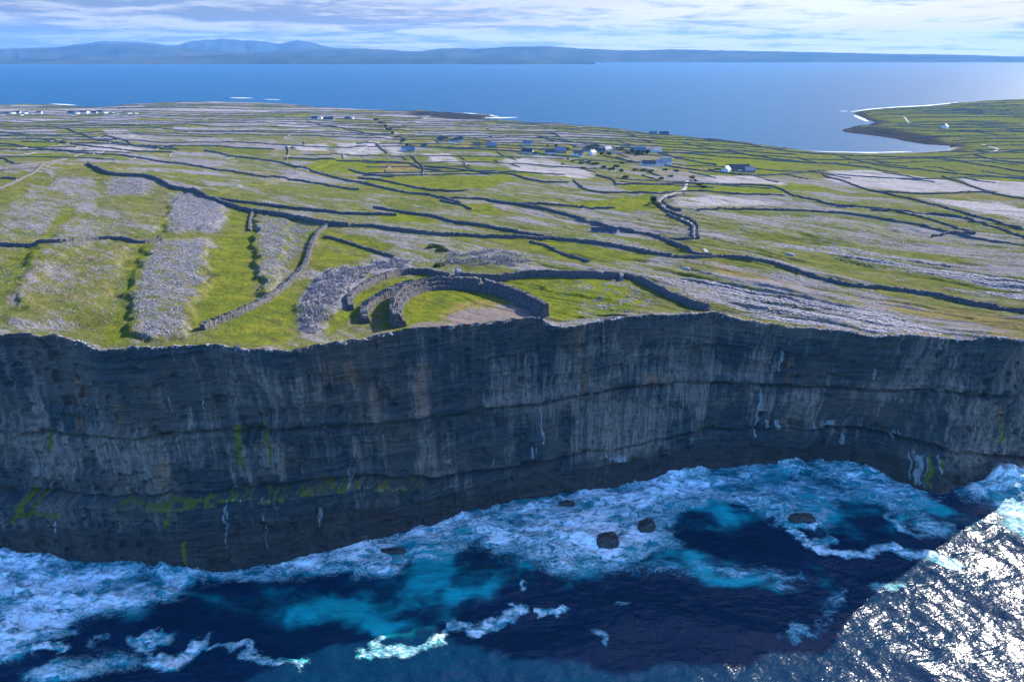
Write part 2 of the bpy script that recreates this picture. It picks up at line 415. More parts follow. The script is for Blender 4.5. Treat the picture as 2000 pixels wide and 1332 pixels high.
rk = mixc(nt, ramp(nt, nL, .44, .34, 0, .8), rk, (0.075, 0.085, 0.045))
rk = mixc(nt, ramp(nt, nF, .52, .66, 0, .5), rk, (0.06, 0.06, 0.07))
mm = math_n(nt, 'ADD', math_n(nt, 'MULTIPLY', math_n(nt, 'SUBTRACT', nS, .5), 1.1), math_n(nt, 'MULTIPLY', math_n(nt, 'SUBTRACT', nC, .5), 1.0))
mm = math_n(nt, 'ADD', mm, math_n(nt, 'MULTIPLY', math_n(nt, 'SUBTRACT', nF, .5), 0.8))
mm = math_n(nt, 'ADD', mm, math_n(nt, 'MULTIPLY', math_n(nt, 'SUBTRACT', nL, .5), 1.3))
mm = math_n(nt, 'ADD', mm, math_n(nt, 'MULTIPLY', math_n(nt, 'SUBTRACT', nM, .5), 0.6))
rf = ramp(nt, math_n(nt, 'ADD', rock, mm), .42, .62)
cg = mixc(nt, rf, g, rk)
cg = mixc(nt, ramp(nt, math_n(nt, 'ADD', dirt, math_n(nt, 'MULTIPLY', math_n(nt, 'SUBTRACT', nC, .5), .8)), .4, .6), cg, mixc(nt, nF, (0.10, 0.085, 0.075), (0.24, 0.21, 0.2)))
sand = attr(nt, 'sand'); reef = attr(nt, 'reef')
cg = mixc(nt, sand, cg, (0.62, 0.57, 0.5))
cg = mixc(nt, reef, cg, mixc(nt, nB, (0.020, 0.028, 0.034), (0.050, 0.044, 0.040)))
cg = mixc(nt, 1.0, cg, (1.0, .97, .97), 'MULTIPLY')
setc(nt, p.inputs['Base Color'], cg)
p.inputs['Roughness'].default_value = 1.0; p.inputs['Specular IOR Level'].default_value = 0.0
hh = math_n(nt, 'ADD', math_n(nt, 'MULTIPLY', nC, 1.0), math_n(nt, 'MULTIPLY', nS, math_n(nt, 'MULTIPLY', rock, 1.5)))
hh = math_n(nt, 'ADD', hh, math_n(nt, 'MULTIPLY', nF, .45))
hh = math_n(nt, 'ADD', hh, math_n(nt, 'MULTIPLY', nB, 2.0))
bump(nt, p, hh, 1.0, 1.0)

WM, nt, p = new_mat("dry_stone_wall")
v = geo_pos(nt)
vo = N(nt, 'ShaderNodeTexVoronoi'); vo.inputs['Scale'].default_value = 2.6; vo.inputs['Randomness'].default_value = 1
L(nt, mapping(nt, v, (1, 1, 2.4)), vo.inputs['Vector'])
n1 = noise(nt, v, .7, 5, .65); n2 = noise(nt, v, 5, 3, .6)
sc = N(nt, 'ShaderNodeSeparateColor'); L(nt, vo.outputs['Color'], sc.inputs[0])
cw = mixc(nt, sc.outputs[0], (0.11, 0.107, 0.118), (0.28, 0.27, 0.285))
cw = mixc(nt, ramp(nt, n1, .5, .7, 0, .6), cw, (0.2, 0.185, 0.165))
cw = mixc(nt, ramp(nt, vo.outputs['Distance'], .42, .62), cw, (0.035, 0.036, 0.042))
setc(nt, p.inputs['Base Color'], cw); p.inputs['Roughness'].default_value = 1.0; p.inputs['Specular IOR Level'].default_value = 0.0
bump(nt, p, math_n(nt, 'SUBTRACT', math_n(nt, 'MULTIPLY', n2, .4), vo.outputs['Distance']), .9, .35)

# far field walls are the same weathered stone with scrub grown against them
WF, nt, p = new_mat("scrubby_field_wall")
v = geo_pos(nt); n1 = noise(nt, v, .12, 4, .6)
setc(nt, p.inputs['Base Color'], mixc(nt, ramp(nt, n1, .35, .65), (0.080, 0.085, 0.080), (0.175, 0.170, 0.172)))
p.inputs['Roughness'].default_value = 1.0; p.inputs['Specular IOR Level'].default_value = 0.0

SM = simple("loose_limestone", (0.10, 0.097, 0.115), (0.265, 0.255, 0.285), 1.3, .9, .5, .1, .15)
PM = simple("path_gravel", (0.15, 0.155, 0.165), (0.25, 0.25, 0.25), .4, .9, .2, .05, .2)
ROOF = simple("slate", (0.016, 0.026, 0.048), (0.035, 0.048, 0.075), .3, .6, .2, .05, .4)
ROOFB = simple("blue_sheet_roof", (0.06, 0.10, 0.17), (0.10, 0.15, 0.24), .3, .5, .1, .05, .4)
WHITE = simple("whitewash", (0.52, 0.52, 0.52), (0.68, 0.67, 0.64), .4, .85, .1, .03, .3)
CREAM = simple("cream_render", (0.52, 0.40, 0.27), (0.62, 0.49, 0.35), .4, .85, .1, .03, .3)
GREYW = simple("grey_render", (0.19, 0.20, 0.21), (0.28, 0.28, 0.28), .4, .85, .1, .03, .3)
GLASS = simple("window_glass", (0.02, 0.03, 0.05), (0.04, 0.05, 0.07), .6, .15, 0, 0, .6)
DOORM = simple("painted_door", (0.03, 0.06, 0.12), (0.05, 0.08, 0.14), 1, .5, 0, 0, .4)
CHIM = simple("chimney_render", (0.3, 0.29, 0.28), (0.45, 0.43, 0.4), .8, .9, 0, 0, .2)
LEAF = simple("leaves", (0.018, 0.034, 0.012), (0.048, 0.075, 0.02), .35, .8, 0, 0, .2)
LEAF2 = simple("scrub_leaves", (0.035, 0.05, 0.018), (0.075, 0.085, 0.025), .35, .8, 0, 0, .2)
BARK = simple("bark", (0.06, 0.045, 0.03), (0.1, 0.08, 0.055), 2, .9, 0, 0, .2)

# ------------------------------------------------------------------ ground
xe = np.concatenate([np.linspace(-900, -232, 60, endpoint=False), np.linspace(-232, 235, 1180, endpoint=False), np.linspace(235, 1300, 90)])
t = np.linspace(0, 1, 760)
dd = 55 * (np.exp(4.52 * t) - 1)
XE, DD = np.meshgrid(xe, dd)
EY = edge_s(xe)[None, :] + (edge_y(xe) - edge_s(xe))[None, :] * np.exp(-DD / 6.0)
wide = np.where(np.abs(xe) > 420, 420 + (np.abs(xe) - 420) * .4, np.abs(xe)) * np.sign(xe)
GX = XE + wide[None, :] * DD / 225.0
GY = EY + DD
# the ragged rim fades into the regular grid inland
GZ = hgt(GX, GY)
ez_row = edge_z(xe)
fade = np.exp(-DD / 7.0)
GZ = GZ * (1 - fade) + (ez_row[None, :] + sfb(XE / 5, DD / 5, 3, 71) * .25) * fade
P = np.stack([GX.ravel(), GY.ravel()], 1); D = DD.ravel()
Pw = P + np.stack([sfb(P[:, 0] / 14, P[:, 1] / 14, 3, 41) * 4.5, sfb(P[:, 0] / 14, P[:, 1] / 14, 3, 42) * 4.5], 1) * sstep(P[:, 1], 150, 900)[:, None] ** .3
depthf = (P[:, 1] / 250.0)
rock = np.full(len(P), .34); lush = np.full(len(P), .15); tan = np.full(len(P), .2)
lite = np.zeros(len(P)); dirt = np.zeros(len(P)); sand = np.zeros(len(P)); reef = np.zeros(len(P))
big = fbm(P[:, 0] / 70, P[:, 1] / 90, 3, 5); big2 = fbm(P[:, 0] / 120, P[:, 1] / 160, 3, 6)
strk = vn((P[:, 0] * .79 - P[:, 1] * .61) / 70, (P[:, 1] * .79 + P[:, 0] * .61) / 13, 8) * .5 + vn((P[:, 0] * .79 - P[:, 1] * .61) / 32, (P[:, 1] * .79 + P[:, 0] * .61) / 5.2, 9) * .5
rock += .09 * sstep(P[:, 0], -80, 20) * (1 - sstep(P[:, 1], 700, 1000)); rock += (big - .5) * .5 + (strk - .5) * .75 * np.maximum(sstep(P[:, 0], -90, 40), sstep(P[:, 1], 430, 560)) * (1 - sstep(P[:, 1], 1100, 1500)); lush += (big2 - .5) * .7

# parcels: long walled strips, each with its own cover
PB = [470.0]
rp = np.random.default_rng(5)
while PB[-1] < 2700: PB.append(PB[-1] + rp.uniform(26, 50) * (0.65 + PB[-1] / 1500))
PB = np.array(PB)
def pwarp(x, y): return y + 0.10 * x + sfb(x / 260, y / 400, 2, 61) * 55
def row_y(x, r):
    y = np.full_like(x, PB[r]) * 1.0
    for _ in range(6): y = PB[r] - (pwarp(x, y) - y)
    return y
CW = [rp.uniform(70, 190) for _ in range(len(PB))]; CO = [rp.uniform(0, 500) for _ in range(len(PB))]
def parcel(x, y):
    r = np.clip(np.searchsorted(PB, pwarp(x, y)) - 1, -1, len(PB) - 2)
    cw = np.array(CW)[r]; co = np.array(CO)[r]
    xs = x + sfb(x / 90, y / 90, 2, 62) * 14 + .25 * (y - 900)
    c = np.floor((xs + co) / cw)
    return r, c.astype(int), _h(c.astype(int), r.astype(int), 77), _h(c.astype(int), r.astype(int), 78)
pr, pc, h1, h2 = parcel(P[:, 0], P[:, 1])
fz = sstep(P[:, 1] + P[:, 0] * .0, 560, 760) * (pr >= 0)
fr = np.where(h1 < .22, .12, np.where(h1 < .52, .36, np.where(h1 < .82, .50, .62)))
fl = np.where(h1 < .09, .75, np.where(h2 < .4, .35, .05)); ft = np.where(h2 > .72, .5, .15)
upl = sstep(P[:, 1], 1250, 1700) * (1 - sstep(P[:, 0], -500, 300))          # the stony north-west of the island
fr = fr + upl * .16
grn = sstep(P[:, 0], 150, 420) * sstep(P[:, 1], 820, 1000)                  # drained pasture by the bay
fr = fr * (1 - grn * .8); fl = fl * (1 - grn) + grn * .42; ft = ft * (1 - grn * .6)
rock = rock * (1 - fz) + (fr + (big - .5) * .35 + (strk - .5) * .7 * (1 - sstep(P[:, 1], 1100, 1600))) * fz
lush = lush * (1 - fz) + fl * fz; tan = tan * (1 - fz) + ft * fz
lite += fz * sstep(fr, .6, .75) * .55

def put(arr, px, val, feather=2.0, k=1.0):
    poly = hitp(dense(px + [px[0]], 30)[:-1])
    m = soft(Pw, poly, feather) * k
    arr[:] = arr * (1 - m) + val * m
    return poly
NEAR = P[:, 1] < 560
# left hill: turf strips running inland between stony strips
put(rock, [(0, 655), (0, 480), (120, 330), (200, 320), (340, 375), (480, 415), (620, 445), (590, 520), (400, 640), (560, 680), (200, 680)], .30, 6)
put(tan, [(0, 655), (0, 480), (120, 330), (200, 320), (340, 375), (480, 415), (600, 445), (560, 540), (400, 640), (200, 680)], .42, 6)
for q, vv in [([(60, 372), (110, 350), (200, 345), (190, 400), (120, 450), (0, 475), (0, 410)], .52),
              ([(95, 470), (190, 410), (330, 420), (310, 455), (240, 465), (130, 500), (30, 600), (0, 600), (0, 560)], .5),
              ([(100, 480), (260, 475), (230, 560), (200, 600), (100, 590), (60, 560)], .42),
              ([(20, 610), (150, 600), (160, 645), (0, 650)], .5)]:
    put(rock, q, vv, 4)
for q in [[(75, 470), (120, 410), (130, 400), (140, 415), (80, 490), (0, 590), (0, 520)], [(200, 378), (185, 350), (200, 348), (215, 385), (190, 400)],
          [(198, 672), (262, 480), (305, 470), (262, 560), (240, 600), (255, 640), (250, 672)], [(305, 455), (335, 380), (345, 380), (322, 460)],
          [(365, 655), (405, 560), (420, 470), (450, 420), (480, 420), (495, 460), (500, 590), (440, 625)],
          [(400, 660), (470, 612), (540, 572), (600, 540), (572, 600), (575, 655), (560, 676), (500, 676)],
          [(610, 500), (640, 450), (760, 480), (700, 510), (640, 520)], [(640, 520), (620, 530), (610, 500), (700, 505)]]:
    put(lush, q, .60, 3.5); put(rock, q, .12, 3.5); put(tan, q, .12, 3.5)
RUB = {}
for nm, q, vv in [('a', [(300, 470), (412, 465), (405, 560), (372, 610), (372, 665), (300, 674), (250, 668), (262, 635), (248, 590), (262, 545), (282, 500)], .72),
              ('b', [(335, 378), (368, 374), (445, 402), (442, 430), (420, 450), (320, 456), (325, 420)], .78),
              ('c', [(215, 347), (285, 346), (305, 356), (290, 378), (195, 384)], .72),
              ('d', [(500, 418), (628, 446), (605, 460), (592, 500), (548, 548), (518, 592), (502, 560), (498, 480)], .62)]:
    RUB[nm] = put(rock, q, vv - .18, 6)
CHEV = put(rock, [(575, 600), (600, 560), (640, 525), (700, 520), (760, 500), (812, 508), (802, 525), (750, 530), (690, 560), (672, 600), (640, 640), (610, 655), (585, 645)], .66, 1.5)
CHEV2 = put(rock, [(870, 492), (960, 487), (1030, 492), (1045, 512), (1010, 522), (900, 522), (845, 512)], .5, 2)
# enclosures of the fort
put(lush, [(790, 640), (782, 600), (800, 575), (850, 562), (960, 572), (990, 590), (900, 600), (860, 625)], .8, 1.5); put(rock, [(790, 640), (782, 600), (800, 575), (850, 562), (960, 572), (990, 590), (900, 605), (860, 625)], .02, 1.5)
put(tan, [(900, 590), (960, 580), (1010, 600), (1040, 622), (870, 640), (840, 625)], .6, 3)
put(dirt, [(870, 640), (868, 618), (905, 606), (970, 600), (1030, 608), (1062, 624), (960, 630)], .62, 1.5)
put(dirt, [(790, 646), (792, 634), (830, 628), (870, 634), (868, 645)], .58, 1)
put(lush, [(690, 600), (700, 570), (780, 545), (850, 532), (830, 548), (775, 560), (720, 600), (640, 655), (640, 620)], .7, 2); put(rock, [(690, 600), (700, 570), (780, 545), (850, 532), (830, 548), (775, 560), (720, 600), (640, 655), (640, 620)], .05, 2)
put(lush, [(960, 548), (1050, 540), (1170, 545), (1230, 560), (1260, 600), (1150, 625), (1075, 628), (1060, 600), (1000, 568)], .72, 3); put(rock, [(960, 548), (1050, 540), (1170, 545), (1230, 560), (1260, 600), (1150, 625), (1075, 628), (1060, 600), (1000, 568)], .10, 3)
for q in [[(1085, 560), (1150, 552), (1165, 570), (1110, 580)], [(1170, 550), (1215, 545), (1270, 575), (1240, 590)], [(1130, 590), (1180, 595), (1220, 612), (1150, 625), (1120, 615)], [(1240, 560), (1290, 570), (1320, 600), (1260, 605)]]:
    put(rock, q, .45, 2.5)
# open limestone terraces to the east
put(rock, [(1250, 535), (1400, 552), (1560, 580), (1700, 598), (1830, 655), (1700, 655), (1560, 640), (1440, 620), (1395, 603), (1340, 575)], .62, 5)
put(rock, [(1480, 480), (1600, 492), (1800, 535), (2050, 590), (2050, 550), (1800, 505), (1620, 478)], .60, 6)
put(rock, [(1440, 425), (1640, 425), (2000, 480), (2060, 560), (1850, 500), (1600, 470), (1440, 450)], .52, 8)
put(rock, [(1090, 410), (1200, 440), (1330, 470), (1290, 470), (1170, 450), (1070, 425)], .62, 5)
put(rock, [(1120, 420), (1260, 420), (1330, 450), (1300, 455), (1180, 440)], .55, 6)
put(tan, [(1400, 510), (1600, 560), (1850, 600), (2050, 625), (2050, 660), (1850, 640), (1650, 590), (1400, 540)], .62, 6)
put(lush, [(960, 468), (1090, 470), (1290, 500), (1250, 512), (1090, 508), (1060, 495)], .6, 5); put(rock, [(960, 468), (1090, 470), (1290, 500), (1250, 512), (1090, 508), (1060, 495)], .12, 5)
# distant patches seen as clear shapes
for q in [[(1618, 332), (1700, 333), (1850, 352), (1925, 374), (1780, 376), (1690, 366), (1612, 352)], [(1868, 347), (2060, 360), (2060, 392), (1950, 378), (1890, 362)],
          [(1375, 344), (1470, 343), (1545, 362), (1400, 356)], [(975, 312), (1060, 306), (1165, 342), (1150, 350), (1085, 345), (1000, 332)],
          [(660, 279), (742, 279), (752, 301), (652, 303)], [(742, 280), (775, 280), (788, 300), (765, 303)], [(560, 285), (640, 280), (640, 296), (590, 295)],
          [(1310, 388), (1400, 382), (1530, 398), (1400, 405), (1330, 402)], [(200, 255), (245, 254), (290, 272), (210, 266)], [(120, 288), (220, 282), (300, 294), (190, 300)],
          [(1780, 385), (1950, 395), (2050, 420), (2050, 445), (1900, 410)], [(820, 300), (880, 300), (910, 320), (850, 318)]]:
    put(rock, q, .70, 9); put(lite, q, 1.0, 5); put(lush, q, .0, 5)
for q in [[(740, 347), (860, 345), (995, 344), (1010, 352), (930, 370), (850, 374), (780, 366), (700, 356)], [(1210, 362), (1325, 358), (1330, 372), (1240, 377)],
          [(1340, 360), (1500, 362), (1530, 378), (1400, 376), (1340, 374)], [(630, 308), (760, 312), (800, 330), (700, 340), (600, 330)], [(900, 398), (960, 398), (975, 415), (930, 418)],
          [(1270, 380), (1180, 392), (1110, 398), (1160, 408), (1300, 410)], [(1475, 322), (1530, 322), (1520, 342), (1470, 336)], [(700, 415), (790, 418), (860, 436), (780, 432)],
          [(1330, 300), (1480, 302), (1600, 316), (1480, 330), (1350, 326)], [(1280, 272), (1390, 276), (1420, 292), (1300, 296)]]:
    put(rock, q, .04, 4); put(lush, q, .85, 4); put(tan, q, .1, 4)
for q in [[(742, 318), (800, 318), (822, 332), (740, 342)], [(895, 280), (925, 280), (918, 290), (898, 288)], [(960, 288), (1018, 288), (1018, 296), (970, 294)], [(1330, 330), (1400, 330), (1390, 336), (1335, 337)]]:
    put(rock, q, .02, 4); put(tan, q, .75, 4)
# cliff-top rim and the shore
rim = 1 - sstep(D + sfb(P[:, 0] / 4, P[:, 1] / 4, 3, 13) * 2.0, .5, 3.5)
rim2 = (1 - sstep(D + sfb(P[:, 0] / 9, P[:, 1] / 9, 3, 14) * 5, 2, 9))
tan = np.maximum(tan, rim2 * .8); rock = np.maximum(rock * (1 - rim2 * .4), rim * .8); lush = lush * (1 - rim2)
sd_ = lut(SDC, P[:, 0], P[:, 1])
sh = (1 - sstep(sd_ + sfb(P[:, 0] / 25, P[:, 1] / 25, 3, 15) * 12, 8, 45)) * (P[:, 1] > 900)
ppx = CX + F * P[:, 0] / (P[:, 1] * cp + 170 * sp)
reefm = sh * np.where((ppx > 1640) & (P[:, 1] > 1300), 1, .55)
reef = np.maximum(reef, reefm)
zp = lambda q: np.stack(at_z(np.array(q, float)[:, 0], np.array(q, float)[:, 1], 4.0), 1)
hl = zp([(1650, 248), (1700, 247), (1760, 257), (1830, 270), (1868, 285), (1850, 293), (1780, 287), (1700, 272), (1652, 264)])
reef = np.maximum(reef, soft(Pw, hl, 20))
hl = zp([(800, 217), (860, 219), (960, 225), (962, 231), (900, 236), (800, 230)]); reef = np.maximum(reef, soft(Pw, hl, 25))
bch = [(1560, 294), (1600, 297), (1700, 301.5), (1790, 300), (1850, 296), (1872, 289), (1800, 290.5), (1700, 294.5), (1600, 291)]
bp = np.stack(at_z(np.array(bch)[:, 0], np.array(bch)[:, 1], 0.5), 1); bm = soft(P, bp, 14); sand = np.maximum(sand, bm); reef = reef * (1 - bm)
mfort = D < 60
ground = mesh_np('ground', np.stack([GX, GY, GZ], -1).reshape(-1, 3), grid_quads(*GX.shape), GM,
                 dict(rock=rock, lush=lush, tan=tan, lite=lite, dirt=dirt, sand=sand, reef=reef))
tag(ground, kind='structure')

# ------------------------------------------------------------------ cliff
CM, nt, p = new_mat("cliff_limestone")
v = geo_pos(nt)
vs = mapping(nt, v, (1.5, .3, .09))
s1 = noise(nt, vs, .32, 8, .7, .3); s2 = noise(nt, mapping(nt, v, (1, .3, .10)), 1.1, 6, .7, .2)
s3 = noise(nt, v, .035, 5, .6, .6)
bd = noise(nt, mapping(nt, v, (.018, .02, 1)), 1.1, 8, .75, .03)
fn = noise(nt, v, 1.7, 6, .7)
whi, mos, rus, bas, lig = (attr(nt, a) for a in ('white', 'moss', 'rust', 'base', 'light'))
c0 = mixc(nt, ramp(nt, bd, .35, .65), (0.018, 0.034, 0.044), (0.060, 0.080, 0.088))
c0 = mixc(nt, ramp(nt, s3, .44, .62, 0, .7), c0, (0.135, 0.100, 0.080))
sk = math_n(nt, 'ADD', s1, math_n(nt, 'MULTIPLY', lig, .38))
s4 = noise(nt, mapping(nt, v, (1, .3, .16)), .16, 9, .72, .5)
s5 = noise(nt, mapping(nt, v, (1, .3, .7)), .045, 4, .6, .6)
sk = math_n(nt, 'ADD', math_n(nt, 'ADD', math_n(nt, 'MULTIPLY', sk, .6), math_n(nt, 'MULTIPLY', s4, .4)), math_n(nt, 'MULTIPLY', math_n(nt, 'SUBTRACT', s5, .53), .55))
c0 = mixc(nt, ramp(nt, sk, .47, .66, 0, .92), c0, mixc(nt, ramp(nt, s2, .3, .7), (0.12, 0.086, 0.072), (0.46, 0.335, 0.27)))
c0 = mixc(nt, ramp(nt, math_n(nt, 'ADD', s2, math_n(nt, 'MULTIPLY', rus, .15)), .56, .76, 0, .75), c0, (0.36, 0.15, 0.065))
c0 = mixc(nt, ramp(nt, s2, .30, .42, .6, 0), c0, (0.012, 0.02, 0.036))
c0 = mixc(nt, ramp(nt, math_n(nt, 'ADD', bas, math_n(nt, 'MULTIPLY', math_n(nt, 'SUBTRACT', fn, .5), .6)), .35, .8, 0, .75), c0, mixc(nt, bd, (0.022, 0.022, 0.025), (0.080, 0.060, 0.054)))
c0 = mixc(nt, ramp(nt, math_n(nt, 'ADD', math_n(nt, 'MULTIPLY', mos, 1.0), math_n(nt, 'MULTIPLY', math_n(nt, 'SUBTRACT', fn, .5), 1.2)), .42, .7), c0, mixc(nt, s2, (0.10, 0.110, 0.010), (0.22, 0.21, 0.025)))
c0 = mixc(nt, ramp(nt, math_n(nt, 'ADD', whi, math_n(nt, 'MULTIPLY', math_n(nt, 'SUBTRACT', s2, .5), 2.6)), .55, 1.1, 0, .8), c0, (0.42, 0.44, 0.44))
setc(nt, p.inputs['Base Color'], c0); p.inputs['Roughness'].default_value = .75; p.inputs['Specular IOR Level'].default_value = .35
hb = math_n(nt, 'ADD', math_n(nt, 'MULTIPLY', bd, 2.2), math_n(nt, 'ADD', fn, math_n(nt, 'MULTIPLY', s1, .8)))
bump(nt, p, hb, 1.0, .6)

LEDGE_PX = [(0, 960), (100, 962), (200, 966), (400, 968), (600, 950), (700, 945), (860, 945), (1000, 918), (1150, 895), (1250, 872), (1450, 850), (1700, 852), (1830, 880), (2000, 890)]
G1_PX = [(0, 845), (150, 848), (400, 842), (560, 836), (700, 830), (850, 820), (950, 800), (1050, 785), (1150, 772), (1300, 753), (1450, 748), (1600, 750), (1700, 757), (1850, 766), (2000, 770)]
G0_PX = [(0, 712), (150, 718), (400, 712), (700, 718), (860, 712), (1000, 690), (1150, 668), (1300, 655), (1500, 668), (1700, 690), (2000, 700)]
def cl_pt(px, py, low=False):
    px = np.asarray(px, float); py = np.asarray(py, float)
    x, _ = at_z(px, py, 40.0)
    for _i in range(6):
        yy = base_y(x) if low else edge_y(x) * .5 + (base_y(x) + ledge_out(x)) * .5
        x, z = at_y(px, py, yy)
    return x, z
def ledge_out(x): return np.interp(x, [-240, -150, -110, -50, -20, 10, 60, 150], [7.5, 7.5, 7.0, 5.0, 3.4, 1.6, .9, .9])
def line_xz(pts):
    a = np.array(pts, float); x, z = cl_pt(a[:, 0], a[:, 1]); return x, z
lx, lz = line_xz(LEDGE_PX); g1x, g1z = line_xz(G1_PX); g0x, g0z = line_xz(G0_PX)
cxs = np.concatenate([np.linspace(-900, -235, 110, endpoint=False), np.linspace(-235, 232, 1500, endpoint=False), np.linspace(232, 1350, 220)])
NR = 430
vv = np.linspace(0, 1, NR)
X2, V2 = np.meshgrid(cxs, vv)
eyv, byv, ezv = edge_y(cxs), base_y(cxs), edge_z(cxs)
Z2 = ezv[None, :] * (1 - V2) + (-5) * V2
zl = np.interp(cxs, lx, lz) + sfb(cxs / 7, cxs * 0, 3, 21) * .7
lo = ledge_out(cxs) * (1 + sfb(cxs / 13, cxs * 0, 3, 22) * .5)
zg1 = np.interp(cxs, g1x, g1z) + sfb(cxs / 10, cxs * 0, 3, 23) * .5
zg0 = np.interp(cxs, g0x, g0z) + sfb(cxs / 8, cxs * 0, 3, 24) * .5
up = sstep(V2, 0, 1)
_tb = np.exp(-(ezv[None, :] - Z2) / 10.0)
Y2 = (edge_b(cxs)[None, :] * (1 - _tb) + edge_s(cxs)[None, :] * _tb) * (1 - V2) + (byv + lo)[None, :] * V2
ybase = (fbm(X2 / 40, Z2 * 0 + 1.2, 2, 44) - .5) * 0
Y2 = Y2 - lo[None, :] * sstep(zl[None, :] - Z2, -0.15, 0.9)                  # lower platform stands out
# beds: each layer has its own set-back that changes slowly along the cliff
zgs = np.interp(cxs, g1x, g1z); zgs = np.convolve(np.pad(zgs, 60, mode='edge'), np.ones(121) / 121, 'valid')
dipz = Z2 - (zgs - zgs.mean())[None, :] * .85
for th, am, sdn, ww in [(3.6, 1.0, 51, 26), (1.25, .42, 52, 13), (.55, .22, 53, 8)]:
    k = dipz / th + sfb(X2 / 90, Z2 * 0, 2, sdn + 3) * .2
    ki = np.floor(k); kf = k - ki
    a0 = vn(X2 / ww, ki * 7.3, sdn) - .5; a1 = vn(X2 / ww, (ki + 1) * 7.3, sdn) - .5
    Y2 += (a0 + (a1 - a0) * sstep(kf, .82, 1.0)) * 2 * am
for th, bw, am, sdn in [(4.2, 6.5, 1.5, 401), (1.9, 3.2, .95, 402), (.9, 1.7, .5, 403)]:      # joint-bounded blocks
    kk = dipz / th + sfb(X2 / 90, Z2 * 0, 2, sdn + 5) * .2; kb = np.floor(kk)
    cb = np.floor(X2 / bw + _h(kb.astype(int), kb.astype(int) * 0, sdn) * 9 + sfb(X2 / 7, Z2 / 9, 2, sdn + 7) * .45)
    hb_ = _h(cb.astype(int), kb.astype(int), sdn + 1)
    Y2 += (hb_ - .5) * am * (hb_ > .25) + (hb_ > .9) * am * .8
# vertical joints and buttresses
jt = vn(X2 / 5.5 + Z2 * .012, Z2 / 25, 81); Y2 += (np.floor(jt * 5) / 5 - .5) * 1.2
Y2 += sfb(X2 / 24, Z2 / 60, 3, 82) * 2.0 + sfb(X2 / 1.6, Z2 / 2.4, 3, 83) * .28
# deep bedding slots
def slot(zg, w, depth, up_=.35):
    q = (Z2 - zg[None, :]); wv_ = w * (.6 + .8 * vn(X2 / 12, X2 * 0, 84))
    return depth * np.exp(-(q / wv_) ** 4)
Y2 += slot(zg1, .85, 5.0) * (.5 + .7 * vn(X2 / 28, X2 * 0, 85)) - slot(zg1 + 2.6, 1.6, 1.1)
Y2 += slot(zl + .9, .8, 4.2)
Y2 += slot(zg0, .35, 1.0) * vn(X2 / 25, X2 * 0, 86)
zq = zl - 15 + sfb(cxs / 40, cxs * 0, 2, 87) * 2.5
Y2 += slot(zq, .4, 1.6) * sstep(X2, -250, -20)[:, :] * 0 + slot(zq, .4, 1.3) * vn(X2 / 22, X2 * 0, 88)
# the overhanging lip under the turf
tp = np.exp(-(ezv[None, :] - Z2) / 2.2)
Y2 = Y2 * (1 - tp) + (eyv[None, :] + sfb(X2 / 2, Z2 / 1, 2, 89) * .12) * tp
edgefade = 1
CV = np.stack([X2, Y2, Z2], -1)
back = np.stack([cxs, eyv + 2.5, ezv - 1.2], -1)[None]
CV = np.concatenate([back, CV], 0)
cX, cY, cZ = CV[..., 0].ravel(), CV[..., 1].ravel(), CV[..., 2].ravel()
Pc = np.stack([cX, cZ], 1)
Pcw = Pc + np.stack([sfb(cX / 1.5, cZ / 9, 3, 45) * 1.3, sfb(cX / 1.2, cZ / 5, 3, 46) * 2.4], 1)
def cmask(x0, x1, y0, y1, low=False, lean=0, f=.8):
    q = np.array([(x0, y0), (x1, y0), (x1 + lean, y1), (x0 + lean, y1)], float)
    x, z = cl_pt(q[:, 0], q[:, 1], low); return soft(Pcw, np.stack([x, z], 1), f)
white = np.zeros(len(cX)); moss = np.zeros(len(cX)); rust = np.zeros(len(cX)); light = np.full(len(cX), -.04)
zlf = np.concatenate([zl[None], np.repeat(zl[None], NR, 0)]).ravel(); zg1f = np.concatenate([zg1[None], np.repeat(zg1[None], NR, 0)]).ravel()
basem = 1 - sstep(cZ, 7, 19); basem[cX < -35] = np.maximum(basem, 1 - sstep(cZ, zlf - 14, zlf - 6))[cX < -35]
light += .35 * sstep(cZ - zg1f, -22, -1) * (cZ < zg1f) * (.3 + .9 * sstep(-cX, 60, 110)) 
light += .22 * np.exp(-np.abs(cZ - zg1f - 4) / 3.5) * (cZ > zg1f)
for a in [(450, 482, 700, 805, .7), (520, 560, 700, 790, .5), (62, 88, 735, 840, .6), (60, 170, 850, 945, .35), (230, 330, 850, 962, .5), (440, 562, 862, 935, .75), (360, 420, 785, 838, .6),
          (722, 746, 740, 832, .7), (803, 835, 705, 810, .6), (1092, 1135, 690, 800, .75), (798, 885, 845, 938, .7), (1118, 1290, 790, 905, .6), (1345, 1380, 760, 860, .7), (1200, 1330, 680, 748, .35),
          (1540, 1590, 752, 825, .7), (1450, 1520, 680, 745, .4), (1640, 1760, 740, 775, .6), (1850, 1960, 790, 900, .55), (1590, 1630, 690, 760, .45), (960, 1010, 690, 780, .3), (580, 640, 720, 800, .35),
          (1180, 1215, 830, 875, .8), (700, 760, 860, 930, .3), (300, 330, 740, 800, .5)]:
    m = cmask(*a[:4], f=2.4); light = np.maximum(light, light + m * a[4] * .68)
